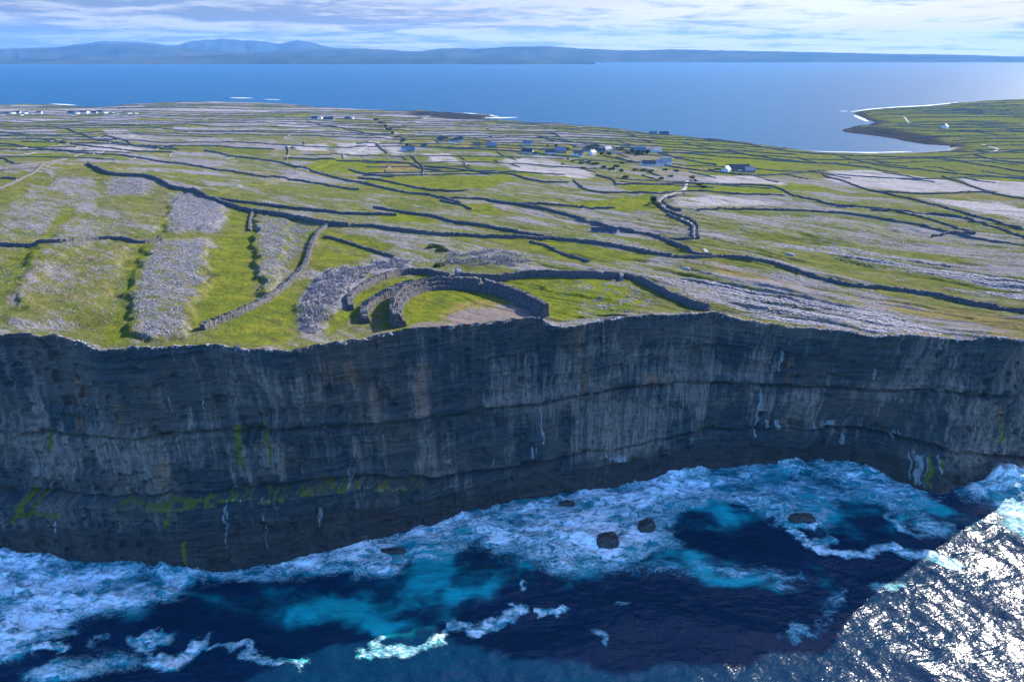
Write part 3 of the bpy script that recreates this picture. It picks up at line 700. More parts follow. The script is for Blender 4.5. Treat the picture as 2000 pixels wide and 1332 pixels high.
for a in [(440, 447, 998, 1072, 1, 0), (443, 449, 985, 1005, 1, 6), (516, 522, 985, 1025, 1, 0), (519, 525, 1020, 1062, 1, 4), (625, 633, 978, 1012, 1, 0), (680, 686, 904, 942, 1, 0), (1058, 1063, 815, 872, 0, 0), (1037, 1042, 872, 902, 0, 0), (1046, 1050, 872, 888, 0, 0),
          (1484, 1491, 752, 862, 0, -8), (1516, 1524, 676, 718, 0, -6), (1776, 1781, 884, 940, 1, 0), (1786, 1800, 884, 948, 1, -2), (1804, 1808, 890, 950, 1, -4), (1826, 1834, 886, 924, 1, 0),
          (1655, 1662, 860, 880, 0, 0), (1500, 1508, 826, 846, 0, 0), (1520, 1532, 828, 846, 0, 0), (1590, 1600, 828, 848, 0, 0), (1612, 1640, 830, 846, 0, 0), (1180, 1225, 893, 900, 0, 0), (1745, 1758, 842, 862, 0, 0),
          (330, 336, 770, 800, 0, 3), (398, 404, 765, 800, 0, 2), (1690, 1694, 706, 730, 0, -3), (960, 965, 900, 912, 0, 0), (100, 108, 1020, 1040, 1, 6), (872, 880, 900, 920, 0, 0), (1925, 1927, 885, 910, 1, 0)]:
    white = np.maximum(white, cmask(*a[:4], low=bool(a[4]), lean=a[5], f=.35) * .95)
for a in [(460, 474, 822, 905, 0, 4), (513, 524, 822, 905, 0, 8), (326, 334, 990, 1028, 1, 2), (358, 367, 1055, 1096, 1, 0), (94, 102, 832, 880, 0, 0), (38, 50, 965, 1008, 1, -4), (60, 70, 970, 1008, 1, 0), (10, 110, 1006, 1013, 1, 0),
          (1806, 1816, 884, 945, 1, 0), (1834, 1841, 895, 925, 1, -3), (1955, 1962, 835, 862, 0, 0)]:
    moss = np.maximum(moss, cmask(*a[:4], low=bool(a[4]), lean=a[5], f=.6))
for a in [(728, 745, 745, 825), (808, 838, 700, 800), (150, 168, 730, 850), (1528, 1545, 690, 742), (1120, 1140, 630, 690), (1255, 1310, 730, 758), (1950, 1965, 790, 840), (300, 330, 900, 960), (225, 240, 780, 850), (1130, 1150, 690, 760), (1285, 1300, 680, 700), (640, 700, 690, 740)]:
    rust = np.maximum(rust, cmask(*a, f=1.4))
lip = np.exp(-((cZ - zlf + .6) / 1.3) ** 2)                                  # growth along the platform
moss = np.maximum(moss, lip * (.0 + 1.5 * fbm(cX / 4, cY / 2, 4, 48) * sstep(fbm(cX / 1.1, cY / 1.1, 3, 47), .3, .6)) * (cX < -33) * sstep(cX, -150, -135))
white = np.maximum(white, np.exp(-((cZ - zlf + .9) / 1.2) ** 2) * sstep(fbm(cX / 1.6, cY / 1.0, 4, 49), .48, .62) * (cX < -40) * (cX > -105) * .75)
moss = np.maximum(moss, (Pc[:, 1] < zlf) * 0)
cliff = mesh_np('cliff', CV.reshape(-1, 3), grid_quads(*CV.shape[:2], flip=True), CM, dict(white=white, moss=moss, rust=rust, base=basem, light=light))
tag(cliff, kind='structure')

# ------------------------------------------------------------------ sea
SEA, nt, p = new_mat("sea_water")
v = geo_pos(nt)
foam, turq, near = attr(nt, 'foam'), attr(nt, 'turq'), attr(nt, 'near')
warp = N(nt, 'ShaderNodeVectorMath', operation='MULTIPLY_ADD'); 
wn = N(nt, 'ShaderNodeTexNoise'); wn.inputs['Scale'].default_value = .09; wn.inputs['Detail'].default_value = 4; L(nt, v, wn.inputs['Vector'])
L(nt, wn.outputs['Color'], warp.inputs[0]); warp.inputs[1].default_value = (9, 9, 0); L(nt, v, warp.inputs[2])
va = mapping(nt, warp.outputs[0], (.55, 1, 1), (0, 0, rad(12)))
f1 = noise(nt, va, .16, 10, .68, .4); f2 = noise(nt, va, .30, 8, .60, .6); f3 = noise(nt, va, .70, 6, .6, .6)
def ridge(x): return math_n(nt, 'SUBTRACT', 1.0, math_n(nt, 'ABSOLUTE', math_n(nt, 'MULTIPLY', math_n(nt, 'SUBTRACT', x, .5), 9.0)), clamp=True)
lace = math_n(nt, 'MAXIMUM', math_n(nt, 'MULTIPLY', ridge(f1), .6), math_n(nt, 'MAXIMUM', math_n(nt, 'MULTIPLY', ridge(f2), 1.0), math_n(nt, 'MULTIPLY', ridge(f3), .9)))
fx = math_n(nt, 'ADD', math_n(nt, 'MULTIPLY', foam, .66), math_n(nt, 'ADD', math_n(nt, 'MULTIPLY', lace, .62), math_n(nt, 'ADD', math_n(nt, 'MULTIPLY', math_n(nt, 'SUBTRACT', f1, .5), .9), math_n(nt, 'MULTIPLY', math_n(nt, 'SUBTRACT', f2, .5), .9))))
ff = math_n(nt, 'MULTIPLY', ramp(nt, fx, .56, 1.16), ramp(nt, foam, .02, .14))
tq = ramp(nt, math_n(nt, 'ADD', turq, math_n(nt, 'MULTIPLY', math_n(nt, 'SUBTRACT', f1, .5), 1.1)), .12, .95)
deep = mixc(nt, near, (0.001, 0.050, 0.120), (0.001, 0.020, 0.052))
cs = mixc(nt, math_n(nt, 'MULTIPLY', tq, .95), deep, mixc(nt, tq, (0.001, 0.085, 0.13), (0.006, 0.40, 0.43)))
cs = mixc(nt, ff, cs, mixc(nt, ff, (0.14, 0.50, 0.62), (0.84, 0.93, 0.98)))
setc(nt, p.inputs['Base Color'], cs)
setc(nt, p.inputs['Roughness'], math_n(nt, 'ADD', .36, math_n(nt, 'SUBTRACT', math_n(nt, 'MULTIPLY', ff, .6), math_n(nt, 'MULTIPLY', near, .14))))
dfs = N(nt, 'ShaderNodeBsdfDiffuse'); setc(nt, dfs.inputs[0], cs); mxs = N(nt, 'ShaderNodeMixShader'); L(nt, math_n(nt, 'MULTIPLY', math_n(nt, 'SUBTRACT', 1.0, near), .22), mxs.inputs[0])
L(nt, p.outputs[0], mxs.inputs[1]); L(nt, dfs.outputs[0], mxs.inputs[2]); L(nt, mxs.outputs[0], [n_ for n_ in nt.nodes if n_.type == 'OUTPUT_MATERIAL'][0].inputs[0])
p.inputs['IOR'].default_value = 1.33
setc(nt, p.inputs['Specular IOR Level'], math_n(nt, 'ADD', .28, math_n(nt, 'MULTIPLY', near, .05)))
w1 = noise(nt, mapping(nt, v, (.6, 1, 1), (0, 0, rad(-25))), .35, 3, .5, .3)
w2 = noise(nt, mapping(nt, v, (.6, 1, 1), (0, 0, rad(-35))), 1.55, 1, .5, .3)
w3 = noise(nt, mapping(nt, v, (.4, 1, 1), (0, 0, rad(8))), .022, 5, .6, .3)
hs = math_n(nt, 'ADD', math_n(nt, 'MULTIPLY', w1, .62), math_n(nt, 'MULTIPLY', w2, .15))
hs = math_n(nt, 'ADD', hs, math_n(nt, 'MULTIPLY', w3, 4.0))
hs = math_n(nt, 'ADD', hs, math_n(nt, 'MULTIPLY', ff, .35))
bump(nt, p, hs, 1.0, 1.0)

sx = np.concatenate([np.linspace(-520, -245, 60, endpoint=False), np.linspace(-245, 330, 1250, endpoint=False), np.linspace(330, 900, 70)])
sy = np.concatenate([np.linspace(0, 105, 60, endpoint=False), np.linspace(105, 300, 560, endpoint=False), np.linspace(300, 700, 40)])
SX, SY = np.meshgrid(sx, sy)
Ps = np.stack([SX.ravel(), SY.ravel()], 1)
Pw1 = Ps + np.stack([sfb(Ps[:, 0] / 11, Ps[:, 1] / 11, 4, 101) * 7, sfb(Ps[:, 0] / 11, Ps[:, 1] / 11, 4, 102) * 5], 1)
Pw2 = Ps + np.stack([sfb(Ps[:, 0] / 4, Ps[:, 1] / 4, 4, 103) * 3.4, sfb(Ps[:, 0] / 4, Ps[:, 1] / 4, 4, 104) * 2.8], 1)
def z0(pts): a = np.array(pts, float); return np.stack(at_z(a[:, 0], a[:, 1], 0), 1)
foam = np.zeros(len(Ps)); turq = np.zeros(len(Ps))
FA = [[(-250, 1060), (0, 1060), (60, 1070), (200, 1085), (240, 1070), (330, 1075), (375, 1105), (520, 1092), (700, 1052), (830, 1025), (900, 990), (1050, 960), (1230, 935), (1300, 915), (1400, 905), (1430, 960), (1400, 985), (1340, 1010),
       (1310, 1060), (1250, 1090), (1180, 1108), (1120, 1122), (1050, 1112), (980, 1085), (930, 1060), (860, 1075), (810, 1085), (760, 1115), (700, 1125), (640, 1112), (520, 1120), (420, 1112), (370, 1135), (330, 1170), (240, 1190), (150, 1215), (80, 1250), (30, 1290), (-250, 1290)],
      [(1400, 905), (1500, 900), (1600, 885), (1700, 895), (1760, 915), (1830, 965), (1850, 1010), (1855, 1050), (1790, 1035), (1740, 1005), (1690, 985), (1660, 980), (1640, 1015), (1560, 1032), (1500, 1000), (1420, 995), (1390, 985)],
      [(1835, 965), (1950, 920), (2400, 880), (2400, 1150), (2100, 1120), (2000, 1060), (1960, 1030), (1930, 990), (1880, 985)]]
for q, s_ in zip(FA, (.78, .58, .7)): foam = np.maximum(foam, soft(Pw1, z0(q), 6.0) * s_)
# thickness varies inside the broken water
bigf = fbm(Ps[:, 0] / 16, Ps[:, 1] / 10, 4, 110)
foam *= .72 + .6 * sstep(bigf, .3, .7)
foam = np.maximum(foam, soft(Pw1, z0([(880, 1030), (960, 985), (1060, 970), (1140, 985), (1200, 1030), (1180, 1080), (1060, 1095), (960, 1060)]), 5) * .72)
for q, s_ in [([(1000, 1085), (1100, 1060), (1280, 1040), (1300, 1070), (1180, 1112), (1080, 1118)], .6), ([(380, 1100), (550, 1098), (760, 1050), (860, 1030), (840, 1060), (700, 1100), (540, 1120), (400, 1118)], .72),
              ([(60, 1100), (330, 1090), (370, 1120), (240, 1150), (150, 1175), (60, 1150)], .66), ([(370, 1108), (520, 1100), (700, 1062), (840, 1035), (900, 1000), (960, 1040), (900, 1075), (760, 1105), (640, 1125), (480, 1130), (380, 1128)], .62), ([(0, 1230), (100, 1180), (260, 1160), (330, 1165), (200, 1205), (90, 1245), (20, 1275)], .62), ([(20, 1320), (110, 1295), (160, 1285), (250, 1290), (300, 1292), (260, 1312), (190, 1332), (60, 1345)], .62),
              ([(1240, 945), (1310, 922), (1400, 925), (1420, 960), (1330, 985), (1260, 975)], .66), ([(1440, 990), (1500, 975), (1640, 985), (1640, 1020), (1560, 1035), (1500, 1025)], .55)]:
    foam = np.maximum(foam, soft(Pw1, z0(q), 4) * s_)
for q, s_ in [([(1650, 985), (1720, 990), (1740, 1040), (1700, 1060), (1640, 1040), (1625, 1010)], 1), ([(745, 1072), (790, 1058), (812, 1066), (790, 1080), (755, 1085)], .85), ([(1330, 1000), (1420, 985), (1500, 1010), (1530, 1050), (1450, 1080), (1330, 1060), (1310, 1030)], 1),
              ([(960, 1015), (1010, 1005), (1040, 1020), (1000, 1040), (960, 1035)], .35), ([(130, 1160), (260, 1125), (300, 1130), (190, 1165)], .5)]:
    foam *= 1 - soft(Pw2, z0(q), 2.5) * s_
ST = [([(58, 1272), (85, 1264), (122, 1266)], 1.7, .7), ([(262, 1250), (280, 1242), (310, 1240), (326, 1246), (306, 1258), (280, 1262), (264, 1252)], 1.6, .72), ([(286, 1262), (290, 1280), (300, 1292)], 1.3, .7), ([(296, 1290), (322, 1302), (345, 1300), (365, 1275), (392, 1252)], 2.2, .85), ([(392, 1252), (420, 1262), (450, 1262)], .7, .6),
      ([(446, 1262), (480, 1256), (494, 1264), (482, 1278), (510, 1290)], 1.6, .78), ([(500, 1286), (530, 1300), (560, 1292), (592, 1299)], 1.1, .72), ([(706, 1275), (740, 1278), (800, 1272), (850, 1250), (885, 1230)], 1.6, .6), ([(890, 1218), (905, 1228), (940, 1228), (975, 1210), (1006, 1192)], 2.1, .95), ([(735, 1250), (742, 1262), (715, 1275)], 1, .6),
      ([(995, 1175), (1008, 1192)], .8, .7), ([(1045, 1196), (1075, 1190), (1098, 1182)], 1.0, .72), ([(1012, 1150), (1030, 1140)], .8, .6), ([(1165, 1230), (1180, 1250)], 1.6, .6), ([(1545, 1245), (1560, 1225), (1580, 1235)], 2.2, .45),
      ([(1545, 1035), (1575, 1055), (1600, 1072), (1650, 1082), (1690, 1078)], 2.0, .95), ([(1600, 1060), (1625, 1045)], 1.8, .6), ([(1690, 1078), (1720, 1068), (1750, 1068), (1775, 1080), (1820, 1085), (1860, 1105)], 1.8, .85), ([(1220, 1105), (1300, 1100), (1380, 1115), (1480, 1120), (1540, 1140)], 3.0, .42), ([(1360, 1100), (1440, 1118), (1530, 1132), (1570, 1125)], 1.5, .55),
      ([(740, 1068), (800, 1045), (850, 1042)], 1.0, .8), ([(735, 1070), (745, 1085), (790, 1090)], 1.0, .7), ([(915, 1040), (955, 985)], .7, .9), ([(1020, 1010), (1040, 985), (1080, 968), (1130, 975), (1170, 1000), (1200, 1025)], .9, .95), ([(1520, 1000), (1540, 1022), (1590, 1025), (1610, 1010)], 1.6, .8), ([(1600, 1232), (1650, 1150)], 1.5, .35),
      ([(1730, 1010), (1780, 1040), (1820, 1050)], 1.3, .6), ([(1700, 1150), (1760, 1140)], 1.2, .5), ([(1200, 1180), (1225, 1180)], .5, .4), ([(0, 1255), (30, 1260)], 1, .5), ([(180, 1250), (205, 1235)], 1.5, .4)]
for q, w_, s_ in ST: foam = np.maximum(foam, softline(Pw2, z0(dense(q, 12)), w_ * 2.0) * s_ * .9 * (.62 + .75 * fbm(Ps[:, 0] / 2.6, Ps[:, 1] / 2.6, 3, 140)))
TQ = [([(370, 1140), (500, 1120), (700, 1125), (900, 1075), (960, 1110), (980, 1170), (900, 1225), (830, 1262), (760, 1240), (640, 1200), (500, 1205), (380, 1195)], .62), ([(660, 1160), (800, 1160), (850, 1200), (820, 1240), (740, 1230), (700, 1200)], .8),
      ([(880, 1090), (1000, 1080), (1080, 1130), (1000, 1165), (900, 1150)], .6), ([(1200, 1100), (1320, 1070), (1450, 1085), (1560, 1125), (1570, 1145), (1450, 1130), (1300, 1125)], .66), ([(380, 1140), (560, 1130), (640, 1150), (560, 1180), (420, 1180)], .62),
      ([(1150, 1100), (1320, 1030), (1330, 1070), (1200, 1125)], .6), ([(1280, 940), (1500, 900), (1760, 930), (1860, 1010), (1850, 1060), (1740, 1020), (1500, 1030), (1330, 1020)], .62), ([(-200, 1070), (360, 1090), (360, 1160), (120, 1240), (-200, 1280)], .5), ([(600, 1080), (1300, 930), (1350, 1040), (1100, 1130), (700, 1140)], .55)]
Pw3 = Ps + np.stack([sfb(Ps[:, 0] / 26, Ps[:, 1] / 22, 5, 105) * 26, sfb(Ps[:, 0] / 26, Ps[:, 1] / 22, 5, 106) * 17], 1)
for q, s_ in TQ: turq = np.maximum(turq, soft(Pw3, z0(q), 9) * s_)
turq *= .6 + .8 * sstep(fbm(Ps[:, 0] / 14, Ps[:, 1] / 14, 3, 120), .3, .7)
turq = np.maximum(turq, sstep(foam, .05, .6) * .75)
# waves
SZ = np.zeros(len(Ps)); rw = np.random.default_rng(3)
for i in range(70):
    lam = 2.6 * (16 ** rw.random()); th = rad(rw.normal(238, 34)); k = 2 * math.pi / lam
    SZ += math.sin(0.3) * 0 + lam * .0050 * (1 - np.abs(np.sin((Ps[:, 0] * math.cos(th) + Ps[:, 1] * math.sin(th)) * k / 2 + rw.uniform(0, 6.28)))) * 1.0
SZ -= SZ.mean()
SZ += sfb(Ps[:, 0] / 34, Ps[:, 1] / 22, 3, 130) * 1.3
SZ += sstep(foam, .2, .8) * (sfb(Ps[:, 0] / 5, Ps[:, 1] / 4, 5, 131) * 1.1 + sfb(Ps[:, 0] / 1.6, Ps[:, 1] / 1.4, 3, 132) * .35 + .3)
for px_, py_, r_, h_ in [(40, 1075, 9, 3.0), (110, 1085, 8, 1.8), (235, 1085, 7, 3.4), (310, 1080, 8, 4.2), (350, 1095, 6, 3.6), (380, 1115, 4, 3), (700, 1062, 5, 1.5), (1310, 925, 9, 2.8), (1360, 918, 9, 2.2), (1540, 905, 9, 3.4), (1650, 905, 9, 3.2), (1700, 920, 7, 2.0), (1950, 950, 9, 6.5), (1990, 950, 9, 4.5), (1900, 965, 7, 2)]:
    qx, qy = at_z(px_, py_, 0); g_ = np.exp(-((Ps[:, 0] - qx) ** 2 + (Ps[:, 1] - qy) ** 2) / r_ ** 2)
    SZ += g_ * h_ * (.6 + .8 * fbm(Ps[:, 0] / 3, Ps[:, 1] / 2.2, 4, 133)); foam = np.maximum(foam, g_ * .92)
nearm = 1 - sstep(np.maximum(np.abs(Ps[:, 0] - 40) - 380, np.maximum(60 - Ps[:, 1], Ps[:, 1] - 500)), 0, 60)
SZ *= nearm
r0, c0_ = SX.shape
SV = np.stack([Ps[:, 0], Ps[:, 1], SZ], 1)
# the open sea all round, joined to the near grid along its border
FARX = [-16000, -9000, -4000, -1500]; 
def ring(x0, x1, y0, y1):
    nx = 24; return [(x0 + (x1 - x0) * i / nx, y0) for i in range(nx)] + [(x1, y0 + (y1 - y0) * i / nx) for i in range(nx)] + [(x1 - (x1 - x0) * i / nx, y1) for i in range(nx)] + [(x0, y1 - (y1 - y0) * i / nx) for i in range(nx)]
rings = [ring(-520, 900, 0, 700), ring(-1500, 1800, -500, 1600), ring(-5000, 5000, -1200, 5000), ring(-15500, 15500, -1800, 15500)]
base = len(SV); RV = []; RQ = []
for r_ in rings: RV += [(x, y, 0.0) for x, y in r_]
for k_ in range(3):
    for i in range(96):
        a = base + k_ * 96 + i; b2 = base + k_ * 96 + (i + 1) % 96
        RQ.append((a, a + 96, b2 + 96, b2))
SV = np.concatenate([SV, np.array(RV)]); zf = np.zeros(len(RV))
SQ = np.concatenate([grid_quads(r0, c0_), np.array(RQ)[:, [0, 1, 2, 3]]])
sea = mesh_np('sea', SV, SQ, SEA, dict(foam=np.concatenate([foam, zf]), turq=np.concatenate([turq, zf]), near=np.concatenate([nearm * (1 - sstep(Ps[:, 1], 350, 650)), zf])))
tag(sea, kind='structure')

# ------------------------------------------------------------------ rocks standing in the surf
def sea_rock(px_, py_, wx, wy, h, seed, label, flat=.5):
    qx, qy = at_z(px_, py_, 0)
    n, m_ = 26, 16
    th = np.linspace(0, 2 * math.pi, n, endpoint=False); ph = np.linspace(0, 1, m_)
    TH, PH = np.meshgrid(th, ph)
    r_ = np.where(PH < .6, 1 - .18 * PH, (1 - .11) * np.sqrt(np.clip(1 - ((PH - .6) / .4) ** 2, 0, 1)))
    sq = 1 / np.maximum(np.abs(np.cos(TH)), np.abs(np.sin(TH))) ** .62            # blocky plan
    x = np.cos(TH) * r_ * sq; y = np.sin(TH) * r_ * sq; z = np.where(PH < .6, PH / .6 * .8, .8 + .2 * (PH - .6) / .4)
    x = x + sfb(TH * 1.3 + seed, z * 2, 3, seed) * .22; y = y + sfb(z * 2 + seed, TH * 1.3, 3, seed + 1) * .22
    z = z + sfb(x * 2 + seed, y * 2, 3, seed + 2) * .28 * z + .22 * x * z * flat
    V = np.stack([x * wx / 2, y * wy / 2, z * (h + 1.5) - 1.5], -1).reshape(-1, 3)
    Q = []
    for j in range(m_ - 1):
        for i in range(n): Q.append((j * n + i, j * n + (i + 1) % n, (j + 1) * n + (i + 1) % n, (j + 1) * n + i))
    o = mesh_np('sea_rock', V, Q, ROCKM, smooth=False); o.location = (float(qx), float(qy), 0)
    tag(o, label, 'rock', 'rocks standing in the surf')
ROCKM = simple("wet_sea_rock", (0.014, 0.014, 0.016), (0.055, 0.048, 0.046), 1.1, .5, .8, .3, .5)
sea_rock(1187, 1060, 8.2, 6.5, 3.4, 3, "dark squarish boulder standing in white foam, nearest of the surf rocks")
sea_rock(1262, 1030, 6.8, 5.4, 2.8, 11, "dark wedge-shaped rock in the surf just behind the squarish boulder", 1.0)
sea_rock(1565, 1016, 10.5, 5.2, 2.2, 21, "low brown flat-topped rock ringed by foam, rightmost rock in the water", .2)
sea_rock(1107, 983, 7.0, 3.0, 1.0, 31, "low wave-washed rock in the foam close under the middle of the cliff", .2)
sea_rock(768, 1076, 10.0, 3.0, .9, 41, "long dark awash rock in turquoise water beside the foot of the cliff", .2)
sea_rock(12, 1212, 4.0, 2.4, .9, 51, "small dark rock awash at the far left of the surf", .3)

# ------------------------------------------------------------------ dry stone walls
def resample(p, step):
    p = np.asarray(p, float); d = np.r_[0, np.cumsum(np.hypot(*np.diff(p, axis=0).T))]
    n = max(2, int(d[-1] / step) + 1); s = np.linspace(0, d[-1], n)
    q = np.stack([np.interp(s, d, p[:, 0]), np.interp(s, d, p[:, 1])], 1)
    return q, s
def chaikin(p, k=2):
    p = np.asarray(p, float)
    for _ in range(k):
        a = p[:-1] * .75 + p[1:] * .25; b_ = p[:-1] * .25 + p[1:] * .75
        q = np.empty((len(a) * 2, 2)); q[0::2] = a; q[1::2] = b_
        p = np.concatenate([p[:1], q, p[-1:]])
    return p
def wall_geo(pts, prof, step, jit, seed, gaps=(), smooth_k=2):
    q, s = resample(chaikin(pts, smooth_k), step)
    tn = np.gradient(q, axis=0); tn /= np.hypot(tn[:, 0], tn[:, 1])[:, None] + 1e-9
    nx, ny = -tn[:, 1], tn[:, 0]
    prof = np.array(prof, float); k = len(prof)
    r_ = np.random.default_rng(seed)
    off = prof[:, 0][None] + r_.normal(0, jit * .5, (len(q), k)); hh_ = prof[:, 1][None] * (1 + r_.normal(0, jit * .35, (len(q), 1))) + r_.normal(0, jit * .5, (len(q), k)) * (prof[:, 1] > .3)[None]
    for g0_, g1_, f_ in gaps:
        u = s / s[-1]; hh_ = np.where(((u > g0_) & (u < g1_))[:, None], hh_ * f_, hh_)
    X = q[:, 0][:, None] + nx[:, None] * off; Y = q[:, 1][:, None] + ny[:, None] * off
    zb = hgt(q[:, 0], q[:, 1]); dE = np.clip(q[:, 1] - edge_y(q[:, 0]), 0, 99); fd = np.exp(-dE / 7)
    zb = zb * (1 - fd) + edge_z(q[:, 0]) * fd
    zmin = np.minimum(hgt(X, Y), zb[:, None] + .4)
    Z = np.where(prof[:, 1][None] < .05, np.minimum(zmin, zb[:, None]) - .6, zb[:, None] + hh_)
    Y = np.maximum(Y, edge_y(X) + .05)
    V = np.stack([X, Y, Z], -1).reshape(-1, 3); Q = grid_quads(len(q), k)
    caps = []
    for row in (0, len(q) - 1):
        c = [row * k + i for i in range(k)]
        for i in range(1, k // 2):
            pass
        for i in range((k - 1) // 2):
            a_, b2, c2, d2 = c[i], c[i + 1], c[k - 2 - i], c[k - 1 - i]
            if b2 != c2: caps.append((a_, b2, c2, d2) if row == 0 else (d2, c2, b2, a_))
    return V, np.concatenate([Q, np.array(caps)]) if caps else Q
def plain(w, h): return [(-w / 2, 0), (-w / 2 * .85, h * .55), (-w / 2 * .7, h), (w / 2 * .7, h), (w / 2 * .85, h * .55), (w / 2, 0)]
WN = [0]
def wall(px_pts, w, h, label, group=None, step=.6, jit=.22, prof=None, mat=None, gaps=(), world=False, name='stone_wall', cat='stone wall', k=2):
    jit = jit * .8
    WN[0] += 1
    pts = np.asarray(px_pts, float) if world else hitp(px_pts)
    V, Q = wall_geo(pts, prof or plain(w, h), step, jit, WN[0] * 13 + 5, gaps, k)
    c = V.mean(0); c[2] = V[:, 2].min()
    o = mesh_np(name, V - c, Q, mat or WM, smooth=False); o.location = c
    tag(o, label, cat, group); return o

# the horseshoe fort on the brink: outer face, broad top, stepped terraces inside
TERR = [(-3.1, 0), (-2.8, 2.6), (-2.4, 5.2), (-.7, 5.3), (-.65, 3.7), (.75, 3.6), (.8, 2.0), (2.1, 1.9), (2.15, .9), (2.3, 0)]
TERR = [(-x, h) for x, h in TERR][::-1]
wall([(783, 640), (773, 622), (778, 597), (796, 580), (826, 568), (865, 563), (915, 564), (962, 572), (1000, 586), (1032, 601), (1054, 617), (1060, 623)], 5, 5,
     "massive curved inner wall of the cliff-top fort with stepped terraces inside", 'walls of the clifftop fort', .5, .2, TERR, gaps=((.617, .629, .55),), name='fort_wall', cat='fort wall')
wall([(715, 632), (709, 617), (716, 602), (738, 588), (762, 577), (784, 566), (806, 558)], 3.6, 3.0, "short curved rubble wall between the inner and the outer ring of the fort", 'walls of the clifftop fort', .5, .3, name='fort_wall', cat='fort wall')
wall([(686, 607), (682, 592), (690, 578), (706, 566), (732, 552), (750, 546)], 2.6, 2.8, "broken western end of the fort's outer ring beside the spiked stones", 'walls of the clifftop fort', .5, .22, name='fort_wall', cat='fort wall')
wall([(752, 546), (775, 539), (810, 535), (840, 536), (856, 541), (880, 545)], 2.4, 3.2, "dark stretch of outer fort wall bulging behind the inner ring on its north-west side", 'walls of the clifftop fort', .5, .15, name='fort_wall', cat='fort wall')
OUT = [(1.4, 0), (1.3, 1.6), (.4, 1.7), (.3, 3.4), (-1.0, 3.4), (-1.4, 0)]
wall([(898, 545), (940, 547), (985, 548), (1020, 541), (1060, 539), (1110, 541), (1160, 542), (1207, 543)], 2.6, 3.4, "long outer fort wall running from the inner ring to the entrance gap", 'walls of the clifftop fort', .5, .15, OUT, name='fort_wall', cat='fort wall')
wall([(1219, 545), (1240, 549), (1262, 557), (1285, 569), (1310, 582), (1340, 594), (1365, 605), (1385, 612)], 2.6, 3.4, "outer fort wall from the entrance gap down to the cliff edge", 'walls of the clifftop fort', .5, .15, OUT, name='fort_wall', cat='fort wall')
wall([(1211, 541), (1214, 549)], 2.0, 2.6, "short pale sunlit door jamb in the entrance gap of the outer fort wall", 'walls of the clifftop fort', .5, .12, name='fort_wall', cat='fort wall', mat=SM)
wall([(893, 537), (900, 546)], 3.2, 3.6, "squat pale stone stub where the outer wall meets the inner ring", 'walls of the clifftop fort', .5, .2, name='fort_wall', cat='fort wall', mat=SM)

GP = 'dry stone walls near the cliff'
wall([(396, 645), (412, 636), (445, 624), (490, 605), (530, 583), (562, 558), (590, 532), (602, 510), (606, 485), (616, 465), (628, 450), (637, 444)], 2.4, 2.3, "pale thick dry stone wall climbing diagonally from the cliff edge past the spiked stones", GP, .6, .35)
wall([(172, 320), (190, 334), (225, 344), (290, 345), (323, 359), (340, 371), (372, 374), (400, 384), (440, 402), (480, 413), (492, 415)], 1.8, 3.0, "dark wall winding along the crest of the western hill", GP, .8, .25)
wall([(494, 415), (540, 420), (600, 434), (650, 441), (682, 443)], 1.8, 3.0, "dark wall along the ridge above the stony slope, ending at the pale diagonal wall", GP, .8, .25)
wall([(494, 416), (489, 430), (488, 452)], 1.8, 1.6, "short dark wall dropping south from the ridge wall beside the stony slope", GP, .8, .3)
wall([(-40, 478), (0, 480), (60, 482), (120, 475), (180, 469), (220, 467), (246, 468), (270, 476), (300, 473), (316, 465)], 1.4, 1.9, "dark wall crossing the near western pasture and ending among the rubble", GP, .7, .25)
wall([(402, 386), (450, 394), (500, 400), (560, 406), (640, 414), (680, 420), (750, 421), (775, 422)], 1.5, 2.0, "thin dark wall behind the ridge wall, running east on the lower ground", GP, 1, .3)
wall([(730, 406), (760, 412), (795, 417), (850, 424), (880, 434), (895, 437)], 1.5, 1.8, "dark wall slanting down east of the ridge across green ground", GP, 1, .3)
wall([(684, 443), (735, 443), (762, 450), (830, 458), (900, 461), (950, 465), (1030, 467), (1078, 469)], 1.5, 2.1, "long wall just inland of the fort running level towards the lane", GP, 1, .3)
wall([(632, 464), (660, 468), (690, 479), (720, 489), (755, 499), (770, 504)], 1.3, 1.5, "thin straight wall falling across the green slope towards the spiked stones", GP, .7, .3)
wall([(893, 437), (950, 444), (1010, 455), (1078, 468), (1150, 475), (1210, 484), (1270, 496), (1312, 502)], 1.6, 2.2, "straight wall on the north side of the bright green strip inland of the fort", GP, 1, .3)
wall([(1035, 473), (1070, 482), (1100, 498), (1130, 507), (1150, 512)], 1.4, 1.4, "low wall curving round the south side of the green strip inland of the fort", GP, 1, .35)
wall([(950, 392), (1010, 401), (1080, 415), (1110, 420), (1170, 442), (1250, 457), (1290, 467), (1345, 489), (1385, 503)], 1.6, 2.2, "long dark wall descending from the middle fields to the end of the lane", GP, 1.2, .3)
wall([(1290, 467), (1330, 468), (1352, 469)], 1.5, 1.7, "short spur wall joining the long descending wall to the lane's bend", GP, 1, .3)
wall([(1315, 502), (1345, 503), (1378, 504), (1405, 503)], 1.5, 1.5, "short wall across the foot of the lane", GP, 1, .3)
wall([(1385, 503), (1405, 503), (1450, 506), (1500, 514), (1550, 528), (1600, 547), (1650, 559), (1720, 564), (1780, 572), (1850, 583), (1900, 595), (1960, 606), (2050, 620)], 2.0, 2.0, "long rough wall crossing the bare limestone towards the eastern cliff", GP, .9, .35)
GM_ = 'dry stone walls on the eastern terraces'
